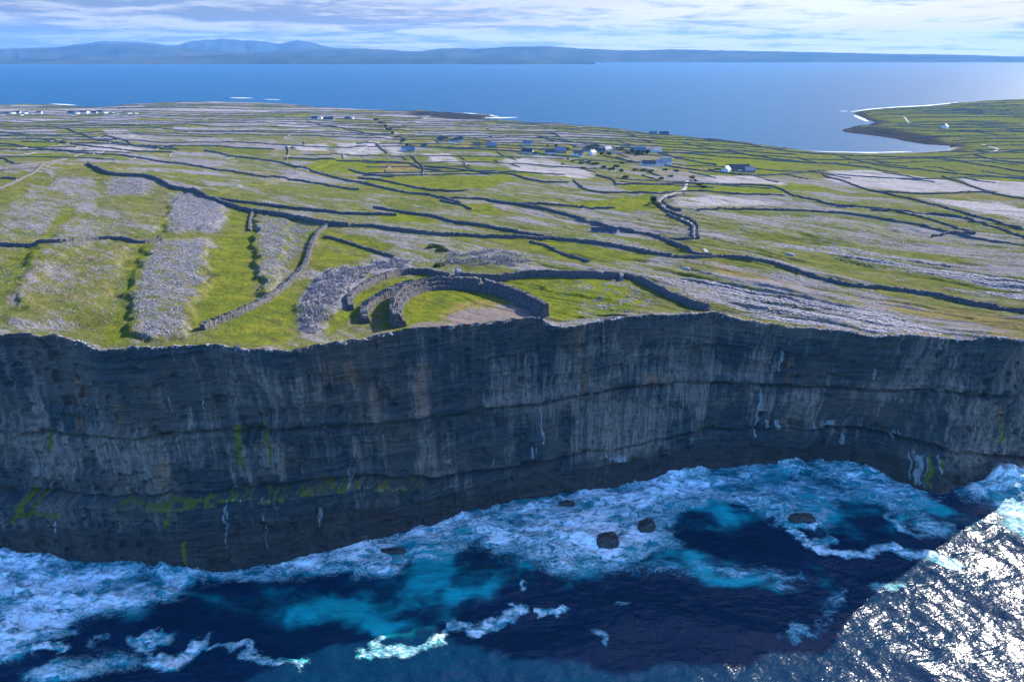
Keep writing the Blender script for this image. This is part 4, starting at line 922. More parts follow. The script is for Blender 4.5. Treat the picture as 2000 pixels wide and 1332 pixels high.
for pts, lb in [([(1362, 412), (1400, 409), (1480, 409), (1560, 413), (1640, 416), (1700, 425), (1780, 438), (1850, 455), (1920, 469), (2050, 483)], "thin dark wall running level then down across the limestone east of the lane"),
                ([(1200, 362), (1330, 359), (1400, 361), (1500, 362), (1530, 371), (1542, 382), (1600, 395), (1640, 405), (1720, 408), (1770, 419), (1850, 440), (1905, 457)], "long wall bordering the green fields then stepping down over the terraces"),
                ([(1700, 412), (1830, 417), (1900, 429), (1950, 447), (2050, 480)], "wall curving down to the east below the pale pavement"),
                ([(1612, 335), (1606, 346), (1650, 354), (1700, 374), (1760, 386), (1800, 395), (1880, 417), (1940, 432), (2050, 458)], "broad dark double-looking wall under the palest limestone field"),
                ([(1700, 374), (1760, 378), (1830, 380), (1900, 376), (1945, 378)], "thin wall along the lower edge of the palest limestone field"),
                ([(1840, 345), (1870, 355), (1900, 366), (1950, 382), (2050, 400)], "wall between the two palest limestone fields"),
                ([(1240, 377), (1300, 380), (1345, 373), (1400, 376), (1440, 381), (1530, 383)], "low wall along the south side of the small green fields by the lane"),
                ([(1905, 457), (1870, 455), (1820, 462)], "short cross wall near the end of the terraces"),
                ([(1120, 352), (1130, 363), (1160, 378), (1240, 377)], "dark wall curving round the west side of the small green field"),
                ([(1165, 342), (1200, 352), (1205, 362)], "short wall dropping from the village scrub to the small green field"),
                ([(850, 388), (900, 388), (960, 391), (1000, 400), (1040, 398), (1110, 405), (1200, 408)], "wall rambling east through the rough middle ground")]:
    wall(pts, 1.3, 1.6, lb, GM_, 1.5, .35)
GB = 'pasture walls above the bay'
for pts, lb in [([(1385, 272), (1450, 281), (1520, 294), (1600, 302), (1700, 306), (1800, 309), (1870, 306), (1940, 299), (2050, 290)], "roadside wall following the shore of the bay"),
                ([(1290, 300), (1350, 299), (1430, 298), (1510, 292), (1560, 290)], "level wall between two large green pastures beside the bay"),
                ([(1330, 279), (1400, 293), (1440, 299), (1500, 310), (1560, 316), (1640, 322), (1700, 328)], "long straight wall crossing the pastures diagonally below the bay"),
                ([(1640, 306), (1680, 316), (1730, 326), (1780, 331), (1850, 339), (2050, 355)], "thin wall fanning inland from the beach towards the east"),
                ([(1840, 309), (1900, 321), (2050, 345)], "wall slanting across the easternmost large pasture"),
                ([(1900, 302), (1950, 315), (2050, 328)], "short wall in the far east pasture behind the beach road"),
                ([(1270, 270), (1330, 276), (1385, 272)], "wall along the crest of the green headland field beside the sea"),
                ([(1215, 285), (1245, 292), (1290, 300), (1330, 312), (1400, 324)], "dark hedge-topped wall leading from the village to the long slate-roofed building"),
                ([(1180, 305), (1230, 316), (1330, 330), (1400, 337), (1480, 346), (1610, 334)], "wall round the southern edge of the village plots")]:
    wall(pts, 1.3, 1.7, lb, GB, 4, .3, mat=WF)
GL = 'walls on the low ground behind the western hill'
for pts, lb in [([(-40, 375), (0, 372), (40, 352), (75, 335), (104, 320)], "pale wall climbing the west flank of the near hill"),
                ([(-40, 352), (0, 350), (33, 351)], "short dark wall left of the pale wall on the hill's west flank"),
                ([(-30, 335), (20, 334), (75, 329)], "thin level wall west of the hill crest"),
                ([(-30, 300), (0, 306), (20, 316), (35, 323), (70, 321), (104, 317), (130, 312)], "dark wall looping down behind the hill crest from the west"),
                ([(0, 281), (60, 288), (100, 294), (150, 299), (200, 303), (260, 306), (320, 318), (400, 328), (500, 345), (600, 356), (700, 372)], "very long wall sweeping east behind the hill crest"),
                ([(50, 271), (90, 273), (130, 279), (180, 288), (230, 292), (290, 298), (340, 299)], "dark wall under the pale terrace west of the middle ground"),
                ([(110, 251), (133, 252), (145, 258), (170, 266), (190, 275), (240, 282), (310, 287), (340, 290)], "wall stepping down east across the upper western fields"),
                ([(205, 264), (225, 270), (250, 276), (262, 286), (300, 290), (350, 293)], "wall running beside the pale patch in the western fields"),
                ([(0, 258), (35, 262), (60, 265)], "short wall at the far west of the fields"),
                ([(400, 293), (430, 300), (500, 312), (560, 320), (640, 345), (700, 356), (760, 372), (860, 386), (900, 398)], "dark wall descending through the middle fields to the bright green meadow"),
                ([(700, 348), (745, 352), (830, 372), (900, 376), (930, 370)], "wall along the south edge of the bright green meadow"),
                ([(820, 325), (880, 330), (960, 340), (1000, 340), (1040, 355), (1110, 358)], "dark wall north of the bright green meadow ending near the pale slabs"),
                ([(560, 310), (640, 312), (730, 317), (800, 318), (815, 330), (860, 335)], "wall across the middle of the central fields above the golden plot"),
                ([(735, 280), (745, 292), (756, 300)], "short thick wall crossing the pale slabs beside the blue-roofed barn"),
                ([(800, 304), (810, 311), (830, 330), (825, 344)], "short wall dropping south past the golden plot"),
                ([(682, 332), (740, 345), (770, 347)], "thin dark wall west of the golden plot"),
                ([(560, 286), (565, 297), (560, 312)], "short dark cross wall in the pale central fields"),
                ([(840, 288), (900, 292), (1000, 296), (1080, 304), (1130, 308)], "wall along the lane just south of the row of village houses"),
                ([(1050, 268), (1100, 275), (1160, 285), (1215, 290)], "wall behind the village climbing to the shore"),
                ([(600, 238), (640, 247), (690, 256), (720, 262), (760, 266)], "wall slanting past the gabled farmhouse of the central fields"),
                ([(860, 392), (880, 398), (905, 402), (920, 410)], "dark scrubby wall segment on the green slope east of the ridge")]:
    far_ = min(p_[1] for p_ in pts) < 300
    wall(pts, 1.3, 1.8 if far_ else 1.6, lb, GL, 3 if far_ else 1.6, .3, mat=WF if far_ else WM)

# the patchwork of far field walls follows the parcels' bounds
def to_px(x, y, z):
    zc_ = y * cp + (CAMH - z) * sp
    return CX + F * x / zc_, CY + F * ((CAMH - z) * cp - y * sp) / zc_
def visible(x, y, z):
    ts = np.linspace(.2, .985, 26)
    return np.all(CAMH + (z + 1.2 - CAMH) * ts >= hgt(x * ts, y * ts) - .0) if y > 260 else True
rw = np.random.default_rng(21)
cand = []
for r in range(2, len(PB) - 1):
    xs_ = np.arange(-2600, 2600, 14.0)
    ys_ = row_y(xs_, r); zz = hgt(xs_, ys_); u, v_ = to_px(xs_, ys_, zz)
    ok = (u > -40) & (u < 2040) & (zz > 2.5) & (ys_ > 560) & (v_ < np.where(u < 700, 316, np.where(u < 1200, 345, 370)))
    i = int(rw.integers(0, 12))
    while i < len(xs_) - 4:
        L_ = int(rw.uniform(16, 34) * (.6 + PB[r] / 1500)); j = min(i + L_, len(xs_) - 1); run = []
        for m_ in range(i, j):
            if ok[m_] and visible(xs_[m_], ys_[m_], zz[m_]): run.append(m_)
            elif len(run) > 5: break
            else: run = []
        if len(run) > 5 and rw.random() < .93: cand.append(('row', u[run[0]], v_[run[0]], np.stack([xs_[run], ys_[run]], 1)))
        i = (run[-1] if len(run) > 5 else j) + (0 if rw.random() < .7 else rw.integers(1, 5))
    cw_, co_ = CW[r], CO[r]
    for c_i in range(-40, 60):
        def bx_(yy): 
            x_ = c_i * cw_ - co_ - .25 * (yy - 900)
            for _ in range(3): x_ = c_i * cw_ - co_ - .25 * (yy - 900) - float(sfb(x_ / 90, yy / 90, 2, 62)) * 14
            return x_
        yy0 = PB[r]; x0_ = bx_(yy0)
        for _ in range(3): yy0 = float(row_y(np.array([x0_]), r)[0]); x0_ = bx_(yy0)
        yy1 = yy0 + 40; x1_ = x0_
        for _ in range(3): yy1 = float(row_y(np.array([x1_]), r + 1)[0]); x1_ = bx_(yy1)
        z_ = float(hgt(x0_, yy0)); u0, v0 = to_px(x0_, yy0, z_)
        if -20 < u0 < 2020 and z_ > 2.5 and hgt(x1_, yy1) > 2.5 and yy0 > 560 and v0 < (314 if u0 < 700 else 340 if u0 < 1200 else 365) and visible(x0_, (yy0 + yy1) / 2, float(hgt(x0_, (yy0 + yy1) / 2))):
            ym_ = (yy0 + yy1) / 2; cand.append(('cross', u0, v0, np.array([[x0_, yy0], [bx_(ym_), ym_], [x1_, yy1]])))
rw.shuffle(cand)
zones = [(lambda u, v: u > 1640 and v < 296, "grey wall on the low headland across the bay, around its narrow fields", 'field walls on the headland across the bay'),
         (lambda u, v: u > 1230 and v < 345, "field wall on the green slopes between the village and the bay", 'field walls between the village and the bay'),
         (lambda u, v: u > 1230, "field wall among the pale limestone terraces inland of the eastern cliff", 'field walls on the inland terraces'),
         (lambda u, v: u > 820 and v < 275, "field wall on the seaward slope behind the village houses", 'field walls behind the village'),
         (lambda u, v: u > 820, "field wall in the rough ground south of the village houses", 'field walls south of the village'),
         (lambda u, v: u > 400 and v < 252, "field wall on the far stony fields along the northern shore", 'field walls along the northern shore'),
         (lambda u, v: u > 400, "field wall in the patchwork of small plots west of the village", 'field walls west of the village'),
         (lambda u, v: v < 250, "field wall on the far western fields around the distant hamlet", 'field walls around the distant hamlet'),
         (lambda u, v: True, "field wall on the low ground beyond the western hill", 'field walls beyond the western hill')]
# keep the ones that show largest, within the count allowed
keep = []
rows_ = [c_ for c_ in cand if c_[0] == 'row']; cr_ = [c_ for c_ in cand if c_[0] == 'cross']
cr_.sort(key=lambda c_: -(c_[2] - 200) * .03 + rw.random() * 2.2)
print('CAND', len(rows_), len(cr_))
for c_ in rows_[:100] + cr_[:95]:
    kind_, u_, v_, pts = c_
    lb, gp = next((l_, g_) for f_, l_, g_ in zones if f_(u_, v_))
    nearer = v_ > 290
    if u_ > 1250 and v_ < 345 and u_ < 1640 and rw.random() < .75: continue
    wall(pts, 1.0, 1.0 + .35 * rw.random() + (.3 if not nearer else 0), lb, gp, 5, .35, mat=WF, world=True, name='field_wall', cat='field wall', k=1)

hw = 0
for y_ in np.arange(1480, 2750, 44.0):
    for _k in range(4):
        x0_ = rw.uniform(.48, 1.0) * y_ * .8; L_ = rw.uniform(120, 380); xs_ = np.arange(x0_, x0_ + L_, 14.0); ys_ = y_ + .12 * (xs_ - x0_) + rw.uniform(-12, 12) + sfb(xs_ / 120, xs_ * 0 + y_, 2, 3) * 10
        zz = hgt(xs_, ys_); u, v_ = to_px(xs_, ys_, zz)
        if len(xs_) > 4 and zz.min() > 3 and u.min() > 1690 and u.max() < 2060 and v_.max() < 290 and hw < 52:
            hw += 1; wall(np.stack([xs_, ys_], 1), 1.6, 1.8, zones[0][1], zones[0][2], None, 5, .3, mat=WF, world=True, name='field_wall', cat='field wall', k=1) if False else wall(np.stack([xs_, ys_], 1), 1.1, 1.35, zones[0][1], zones[0][2], 6, .3, mat=WF, world=True, name='field_wall', cat='field wall', k=1)

# ------------------------------------------------------------------ loose stones
BOXV = np.array([[-1, -1, -1], [1, -1, -1], [1, 1, -1], [-1, 1, -1], [-1, -1, 1], [1, -1, 1], [1, 1, 1], [-1, 1, 1]], float) * .5
BOXQ = np.array([[0, 3, 2, 1], [4, 5, 6, 7], [0, 1, 5, 4], [1, 2, 6, 5], [2, 3, 7, 6], [3, 0, 4, 7]])
def sample_poly(poly, n, seed, keep_=None):
    r_ = np.random.default_rng(seed); lo, hi = poly.min(0), poly.max(0); out = []
    while sum(map(len, out)) < n:
        q = lo + (hi - lo) * r_.random((n * 2, 2)); q = q[inside(q, poly)]
        if keep_ is not None: q = q[keep_(q[:, 0], q[:, 1], r_)]
        out.append(q)
    return np.concatenate(out)[:n]
def stones(name, label, q, size, mat, seed, upright=False, ang=None, flat=.5, tilt=.35, lift=0.0):
    r_ = np.random.default_rng(seed); n = len(q)
    s = size[0] * (size[1] / size[0]) ** (r_.random(n) ** 1.8)
    if upright: dim = np.stack([s * r_.uniform(.35, .8, n), s * r_.uniform(.2, .4, n), s * r_.uniform(1.0, 2.0, n)], 1)
    else: dim = np.stack([s * r_.uniform(.9, 1.6, n), s * r_.uniform(.6, 1.0, n), s * flat * r_.uniform(.5, 1.1, n)], 1)
    V = BOXV[None] * dim[:, None]
    V = V * (1 + r_.normal(0, .16, V.shape)); V[:, 4:, :2] *= r_.uniform(.35 if upright else .6, .95, (n, 1, 1))
    a = r_.uniform(0, 2 * math.pi, n) if ang is None else r_.normal(ang, .25, n)
    tx = r_.normal(0, tilt, n); ty = r_.normal(0, tilt, n)
    V[..., 0] += V[..., 2] * np.tan(np.clip(tx, -.9, .9))[:, None] * .8; V[..., 1] += V[..., 2] * np.tan(np.clip(ty, -.9, .9))[:, None] * .8
    if not upright: V[..., 2] += V[..., 0] * np.clip(tx, -.5, .5)[:, None]
    ca_, sa_ = np.cos(a)[:, None], np.sin(a)[:, None]
    X = V[..., 0] * ca_ - V[..., 1] * sa_ + q[:, 0][:, None]; Y = V[..., 0] * sa_ + V[..., 1] * ca_ + q[:, 1][:, None]
    dE = np.clip(q[:, 1] - edge_y(q[:, 0]), 0, 99); fd = np.exp(-dE / 7); zb = hgt(q[:, 0], q[:, 1]) * (1 - fd) + edge_z(q[:, 0]) * fd
    Z = V[..., 2] + zb[:, None] + dim[:, 2][:, None] * (.3 if upright else .22) + lift
    W_ = np.stack([X, Y, Z], -1).reshape(-1, 3)
    Q = (BOXQ[None] + (np.arange(n) * 8)[:, None, None]).reshape(-1, 4)
    c = W_.mean(0); o = mesh_np(name, W_ - c, Q, mat, smooth=False); o.location = c
    tag(o, label, 'stones', kind='stuff'); return o
def edgy(poly, sc_, th_):
    def f(x, y, r_):
        P0 = np.stack([x + sfb(x / 5, y / 5, 3, 301) * 3, y + sfb(x / 5, y / 5, 3, 302) * 3], 1)
        e_ = sstep(sdpoly(P0, poly), -1, 6)
        return fbm(x / sc_, y / sc_, 3, 203) * .75 + e_ * .35 > th_ + r_.normal(0, .07, len(x))
    return f
clump = lambda sc_, th_: (lambda x, y, r_: vn(x / sc_, y / sc_, 201) * .6 + vn(x / sc_ * 2.7, y / sc_ * 2.7, 202) * .4 > th_ + r_.normal(0, .06, len(x)))
stones('spiked_stones', "dense band of upright jagged stones set in the turf west of the fort", sample_poly(CHEV, 5600, 1, edgy(CHEV, 3.4, .66)), (.28, .95), SM, 1, True, tilt=.4)
stones('spiked_stones', "scattered dark upright stones on the rise just inland of the fort", sample_poly(CHEV2, 2000, 2, edgy(CHEV2, 4, .70)), (.28, .95), SM, 2, True, tilt=.4)
for k_, n_s, lb in [('a', 11000, "broad strip of grey rubble in the near western pasture, reaching the cliff edge"), ('b', 6500, "dense grey patch of rubble under the crest of the western hill"),
                    ('c', 3800, "grey rubble patch high on the western hill"), ('d', 7000, "rubble slope between the ridge wall and the pale diagonal wall")]:
    stones('rubble', lb, sample_poly(RUB[k_], int(n_s * .85), ord(k_), edgy(RUB[k_], 3.2, .68)), (.2, .62), SM, ord(k_), flat=.7)
EP = hitp([(1250, 538), (1400, 552), (1560, 582), (1700, 600), (1850, 655), (1780, 655), (1700, 652), (1560, 636), (1440, 618), (1395, 606), (1340, 580)])
EP[:, 1] = np.maximum(EP[:, 1], edge_y(EP[:, 0]) + .8)
def streaky(x, y, r_): return vn((x * .79 - y * .61) / 70, (y * .79 + x * .61) / 13, 8) * .5 + vn((x * .79 - y * .61) / 32, (y * .79 + x * .61) / 5.2, 9) * .5 > .52 + r_.normal(0, .07, len(x))
stones('limestone_slabs', "weathered grey limestone slabs on the terraces along the eastern cliff top", sample_poly(EP, 8000, 5, streaky), (.4, 1.5), SM, 5, ang=rad(-38), flat=.28, tilt=.12)
EP2 = hitp([(1480, 480), (1620, 480), (1800, 507), (2030, 552), (2030, 592), (1800, 540), (1600, 496)])
stones('limestone_slabs', "streaks of pale limestone slabs beyond the long rough wall in the east", sample_poly(EP2, 6000, 6, streaky), (.45, 1.7), SM, 6, ang=rad(-38), flat=.3, tilt=.12)
LH = hitp([(0, 655), (0, 400), (120, 345), (300, 350), (330, 420), (260, 500), (240, 600), (200, 650), (100, 640)])
stones('rubble', "thinly scattered small stones over the dry western hillside pasture", sample_poly(LH, 9000, 9, clump(12, .47)), (.18, .6), SM, 9, flat=.6)
RIM = np.stack([np.linspace(-235, 230, 2600), np.zeros(2600)], 1); rr_ = np.random.default_rng(4)
RIM[:, 0] += rr_.normal(0, .5, 2600); RIM[:, 1] = edge_y(RIM[:, 0]) + .3 + rr_.exponential(1.1, 2600)
stones('rim_stones', "broken stones along the very brink of the cliff", RIM, (.3, 1.3), SM, 14, flat=.5)
OC = hitp([(1080, 552), (1150, 548), (1235, 560), (1290, 590), (1230, 612), (1150, 600), (1090, 575)])
stones('outcrop_stones', "broken grey outcrops and dark tussocks on the grass inside the fort's outer wall", sample_poly(OC, 700, 31, clump(4, .58)), (.25, .9), SM, 31, ang=rad(-30), flat=.5)
for px_, py_, s_, lb in [(1543, 499, 6, "grey humped boulder on the turf by the eastern limestone streaks"), (1340, 526, 5, "dark low mound of stones on the green east of the fort")]:
    x_, y_ = hit(px_, py_); x_, y_ = float(x_[0]), float(y_[0]); n, m_ = 18, 8
    TH, PH = np.meshgrid(np.linspace(0, 2 * math.pi, n, endpoint=False), np.linspace(0, 1, m_)); r2_ = np.sqrt(np.clip(1 - PH ** 2, 0, 1)) * (1 + sfb(TH * 1.5, PH * 2 + s_, 3, 7) * .35)
    V = np.stack([np.cos(TH) * r2_ * s_ / 2, np.sin(TH) * r2_ * s_ / 3, PH * s_ * .32 - .3], -1).reshape(-1, 3)
    Q = [(j * n + i, j * n + (i + 1) % n, (j + 1) * n + (i + 1) % n, (j + 1) * n + i) for j in range(m_ - 1) for i in range(n)]
    o = mesh_np('boulder', V, Q, SM, smooth=False); o.location = (x_, y_, float(hgt(x_, y_))); tag(o, lb, 'boulder')

# ------------------------------------------------------------------ lane, beach road
def strip(px_pts, w, name, mat, lift=.25, label=None):
    q, s = resample(chaikin(hitp(px_pts), 2), 2.0); tn = np.gradient(q, axis=0); tn /= np.hypot(tn[:, 0], tn[:, 1])[:, None]
    offs = np.linspace(-w / 2, w / 2, 4)
    X = q[:, 0][:, None] - tn[:, 1][:, None] * offs; Y = q[:, 1][:, None] + tn[:, 0][:, None] * offs
    Z = np.maximum(hgt(X, Y), hgt(q[:, 0], q[:, 1])[:, None]) + lift
    V = np.stack([X, Y, Z], -1); lowr = V.copy()
    V = np.concatenate([np.stack([X[:, :1], Y[:, :1], Z[:, :1] - 1], -1), V, np.stack([X[:, -1:], Y[:, -1:], Z[:, -1:] - 1], -1)], 1)
    o = mesh_np(name, V.reshape(-1, 3), grid_quads(V.shape[0], V.shape[1]), mat); tag(o, kind='structure'); return o
strip([(1342, 352), (1340, 360), (1339, 366), (1330, 376), (1310, 381), (1295, 386), (1286, 392), (1288, 398), (1298, 406), (1308, 412)], 3.4, 'lane', PM)
strip([(1304, 417), (1330, 428), (1352, 438), (1359, 446), (1357, 456), (1358, 464)], 3.4, 'lane', PM)
strip([(1374, 487), (1379, 493), (1386, 500)], 2.4, 'path', PM)
strip([(1765, 228), (1771, 236), (1776, 241)], 5, 'road', PM)
strip([(1930, 300), (1945, 295), (1950, 291), (1935, 288), (1918, 283)], 5, 'road', PM)
GW = 'walls lining the lane'
for pts, lb in [([(1303, 420), (1328, 431), (1349, 441), (1355, 449), (1352, 458), (1353, 466)], "dark wall on the near side of the lower winding lane"),
                ([(1310, 416), (1334, 426), (1356, 436), (1365, 446), (1363, 458), (1365, 467)], "dark wall on the far side of the lower winding lane"),
                ([(1284, 386), (1281, 393), (1284, 400), (1295, 409), (1306, 415), (1320, 418)], "wall on the near side of the lane's upper hairpin"),
                ([(1336, 380), (1318, 385), (1300, 389), (1294, 393), (1300, 402), (1312, 409), (1330, 412)], "wall on the far side of the lane's upper hairpin")]:
    wall(pts, 1.4, 2.0, lb, GW, 1.2, .25)

# ------------------------------------------------------------------ houses
def boxg(x0, x1, y0, y1, z0_, z1):
    V = np.array([(x0, y0, z0_), (x1, y0, z0_), (x1, y1, z0_), (x0, y1, z0_), (x0, y0, z1), (x1, y0, z1), (x1, y1, z1), (x0, y1, z1)], float); return V, BOXQ.copy()
def merge(gs):
    V, Q, b_ = [], [], 0
    for v_, q_ in gs: V.append(v_); Q.append(q_ + b_); b_ += len(v_)
    return np.concatenate(V), np.concatenate(Q)
def house(px_, py_, Lx, Wd, Hw, rot, wallm, roofm, label, nwin=3, chim=2, group='houses on the island', name='house', cat='house', ext=None, xy=None):
    x_, y_ = (hit(px_, py_) if xy is None else (np.array([xy[0]]), np.array([xy[1]]))); x_, y_ = float(x_[0]), float(y_[0]); z_ = float(hgt(x_, y_)) - .3
    root = empty(name, (x_, y_, z_), rot); tag(root, label, cat, group)
    rh = Wd * .42
    V, Q = boxg(-Lx / 2, Lx / 2, -Wd / 2, Wd / 2, -2.0, Hw)
    gab = np.array([(-Lx / 2, -Wd / 2, Hw), (-Lx / 2, Wd / 2, Hw), (-Lx / 2, 0, Hw + rh), (-Lx / 2, 0, Hw + rh), (Lx / 2, -Wd / 2, Hw), (Lx / 2, Wd / 2, Hw), (Lx / 2, 0, Hw + rh), (Lx / 2, 0, Hw + rh)], float)
    gab[3, 2] -= .01; gab[7, 2] -= .01
    gq = np.array([[0, 2, 3, 1], [4, 5, 7, 6]])
    V, Q = merge([(V, Q), (gab, gq)])
    mesh_np('wall', V, Q, wallm, smooth=False, parent=root)
    t_, ov = .25, .3; R_ = []
    for s in (-1, 1):
        a = np.array([(-Lx / 2 - ov, s * (Wd / 2 + ov), Hw - ov * .84), (Lx / 2 + ov, s * (Wd / 2 + ov), Hw - ov * .84), (Lx / 2 + ov, 0, Hw + rh + .02), (-Lx / 2 - ov, 0, Hw + rh + .02)])
        R_.append((np.concatenate([a, a + [0, 0, t_]]), BOXQ.copy()))
    V, Q = merge(R_); rf = mesh_np('roof', V, Q, roofm, smooth=False, parent=root)
    for c in range(chim):
        xx = (-Lx / 2 + .6) if c == 0 else (Lx / 2 - .6) if c == 1 else 0
        V, Q = boxg(xx - .45, xx + .45, -.4, .4, Hw + rh - .5, Hw + rh + 1.3); mesh_np('chimney', V, Q, CHIM, smooth=False, parent=rf)
    floors = 2 if Hw > 4.2 else 1
    for f_ in range(floors):
        for k_ in range(nwin):
            xx = (k_ - (nwin - 1) / 2) * Lx / (nwin + .3)
            if f_ == 0 and k_ == nwin // 2:
                V, Q = boxg(xx - .5, xx + .5, -Wd / 2 - .06, -Wd / 2 + .05, .2, 2.3); mesh_np('door', V, Q, DOORM, smooth=False, parent=root); continue
            V, Q = boxg(xx - .55, xx + .55, -Wd / 2 - .06, -Wd / 2 + .05, 1.0 + f_ * 2.6, 2.2 + f_ * 2.6); mesh_np('window', V, Q, GLASS, smooth=False, parent=root)
    if ext:
        ex_, el, ew, eh = ext
        V, Q = boxg(ex_ - el / 2, ex_ + el / 2, -Wd / 2 - ew, -Wd / 2 - .003, -2.0, eh); m2 = mesh_np('porch', V, Q, wallm, smooth=False, parent=root)
        V = np.array([(ex_ - el / 2 - .2, -Wd / 2 - ew - .2, eh), (ex_ + el / 2 + .2, -Wd / 2 - ew - .2, eh), (ex_ + el / 2 + .2, -Wd / 2 - .01, eh + ew * .45), (ex_ - el / 2 - .2, -Wd / 2 - .01, eh + ew * .45)], float)
        V = np.concatenate([V, V + [0, 0, .2]]); mesh_np('roof', V, BOXQ.copy(), roofm, smooth=False, parent=m2)
    return root
R90 = rad(90)
FH = 'houses of the far western hamlet'
for a in [(4, 226, 14, 8, 3.6, .9, "whitewashed gable house at the very edge of the hamlet, lowest of its houses"), (14, 223, 16, 8, 3.2, .1, "long dark-roofed house beside the hamlet's westernmost gable"),
          (25, 223, 13, 8, 4.6, 1.2, "tall white gable in the middle of the western hamlet's first cluster"), (34, 222, 18, 8, 3.2, .1, "dark-roofed long house between the two tall white gables"),
          (42, 226, 9, 7, 3, 1.1, "small pale house in front of the first cluster's dark-roofed long house"), (51, 223, 13, 8, 4.8, 1.25, "tallest white gable at the east end of the hamlet's first cluster"),
          (60, 224, 9, 7, 3, 1.2, "small white cottage last in the hamlet's first cluster"), (77, 222, 14, 8, 3, .1, "lone bluish-roofed house between the hamlet's two clusters"),
          (141, 223, 22, 9, 3.4, .1, "long dark roof beginning the hamlet's second cluster"), (151, 223, 12, 8, 4, 1.2, "white gable attached beside the long dark roof of the second cluster"),
          (164, 222, 20, 9, 4.2, .1, "big dark-roofed house in the second cluster"), (171, 221, 9, 7, 5, 1.25, "narrow tall white gable in the second cluster"),
          (185, 222, 15, 8, 3, .1, "low house with pale end wall mid second cluster"), (197, 221, 22, 9, 3.6, .1, "dark slate house just before the brightest gable of the second cluster"),
          (206, 222, 13, 9, 4.8, 1.2, "brightest broad white gable of the hamlet's second cluster"), (222, 221, 10, 7, 3.4, 1.0, "small white house after the brightest gable"),
          (229, 223, 9, 6, 2.6, 1.0, "tiny cream outhouse beside a small white house in the hamlet"), (253, 223, 12, 8, 4, 1.0, "white house standing apart near the east end of the hamlet"),
          (266, 223, 9, 7, 3.2, 1.1, "easternmost small white house of the hamlet")]:
    house(a[0], a[1], a[2], a[3], a[4], a[5], WHITE, ROOF, a[6], 2, 1, FH)
CV_ = 'houses of the central fields'
house(615, 233, 16, 9, 3.2, .1, GREYW, ROOF, "grey house with dark slate roof beside the white farmhouse gable", 3, 1, CV_)
house(627, 232, 13, 9, 4.2, 1.25, WHITE, ROOF, "white-gabled farmhouse on the far central fields", 2, 1, CV_)
house(642, 234, 26, 9, 2.8, .05, GREYW, ROOF, "long low dark outbuilding next to the white-gabled farmhouse", 4, 0, CV_, 'barn', 'barn')
house(679, 233, 13, 8, 3.2, .1, GREYW, ROOF, "dark-roofed cottage beside a thin white gable on the far central fields", 3, 1, CV_)
house(688, 233, 7, 6, 4.2, 1.3, WHITE, ROOF, "thin bright white gable end on the far central fields", 1, 1, CV_)
house(798, 296, 19, 10, 2.6, .1, GREYW, ROOFB, "blue-roofed barn on the pale slabs of the central fields", 3, 0, CV_, 'barn', 'barn', ext=(-7, 8, 5, 2.2))
house(828, 288, 9, 6, 2.6, .1, GREYW, ROOF, "small bluish shed at the west end of the village lane", 2, 0, CV_, 'shed', 'shed')
VG = 'houses of the village'
house(861, 275, 12, 8, 2.8, .05, GREYW, ROOF, "dark-roofed cottage half hidden by shrubs at the village's west end", 3, 1, VG)
house(882, 278, 10, 7, 3, .3, WHITE, ROOF, "pale cottage touching the west side of the white dormered house", 2, 1, VG)
house(896, 278, 15, 9, 4.6, .1, WHITE, ROOF, "white two-storey house with dark roof beside the orange field", 3, 2, VG, ext=(-4, 4, 3, 2.4))
house(960, 288, 16, 11, 3.4, .1, GREYW, ROOFB, "large plain blue-grey barn between the orange plots", 3, 0, VG, 'barn', 'barn')
house(931, 285, 12, 9, 2.8, .2, GREYW, ROOF, "low dark shed west of the blue-grey barn", 2, 0, VG, 'shed', 'shed')
house(1030, 283, 17, 8, 3.0, .05, WHITE, ROOFB, "long house with steel-blue roof behind the cream-gabled cottage", 4, 1, VG)
house(1030, 300, 17, 9, 3.2, -.25, CREAM, ROOF, "cottage with sunlit cream gable and black roof at the lane", 4, 2, VG)
house(1045, 303, 8, 5, 2.2, .0, WHITE, ROOF, "tiny white annex at the foot of the cream-gabled cottage", 2, 0, VG, 'shed', 'shed')
house(1075, 302, 15, 8, 3.6, .05, WHITE, ROOF, "white cottage with dark roof west of the tall blue-grey house", 3, 2, VG)
house(1094, 299, 17, 10, 4.8, .1, GREYW, ROOFB, "tall blue-grey house in the middle of the village", 4, 2, VG)
house(1128, 306, 14, 9, 5.2, .15, WHITE, ROOF, "tall white house with two upper windows in the village centre", 3, 2, VG, ext=(3, 4, 2.5, 2.6))
house(1144, 297, 13, 7, 2.6, .1, WHITE, ROOF, "low white cottage behind the tall white house", 3, 1, VG)
house(1157, 302, 12, 8, 3.2, .9, WHITE, ROOF, "small white gable just east of the tall white house", 2, 1, VG)
house(1171, 298, 17, 9, 3.4, .05, GREYW, ROOF, "grey slate-roofed house in the shrubs east of the village centre", 3, 2, VG)
house(1186, 295, 14, 8, 3.4, .6, WHITE, CHIM, "white house with pale roof showing above the village shrubs", 2, 1, VG)
house(1199, 301, 11, 8, 3, .3, WHITE, ROOF, "small white house with blue-shadowed front east of the pale-roofed house", 2, 1, VG)
house(1246, 298, 24, 12, 3.8, .0, GREYW, ROOFB, "big dark blue-roofed farm building among the tall hedges", 4, 0, VG, 'barn', 'barn')
house(1281, 298, 15, 10, 4.0, .3, WHITE, ROOFB, "white house with pyramid-like blue roof at the village's east end", 3, 1, VG)
house(1266, 324, 18, 10, 3.2, .05, WHITE, ROOF, "western wing of the large white house complex, with dark roof", 4, 1, VG)
house(1283, 324, 17, 9, 4.0, .1, WHITE, ROOFB, "middle wing of the large white house complex", 4, 1, VG, ext=(0, 7, 3, 2.4))
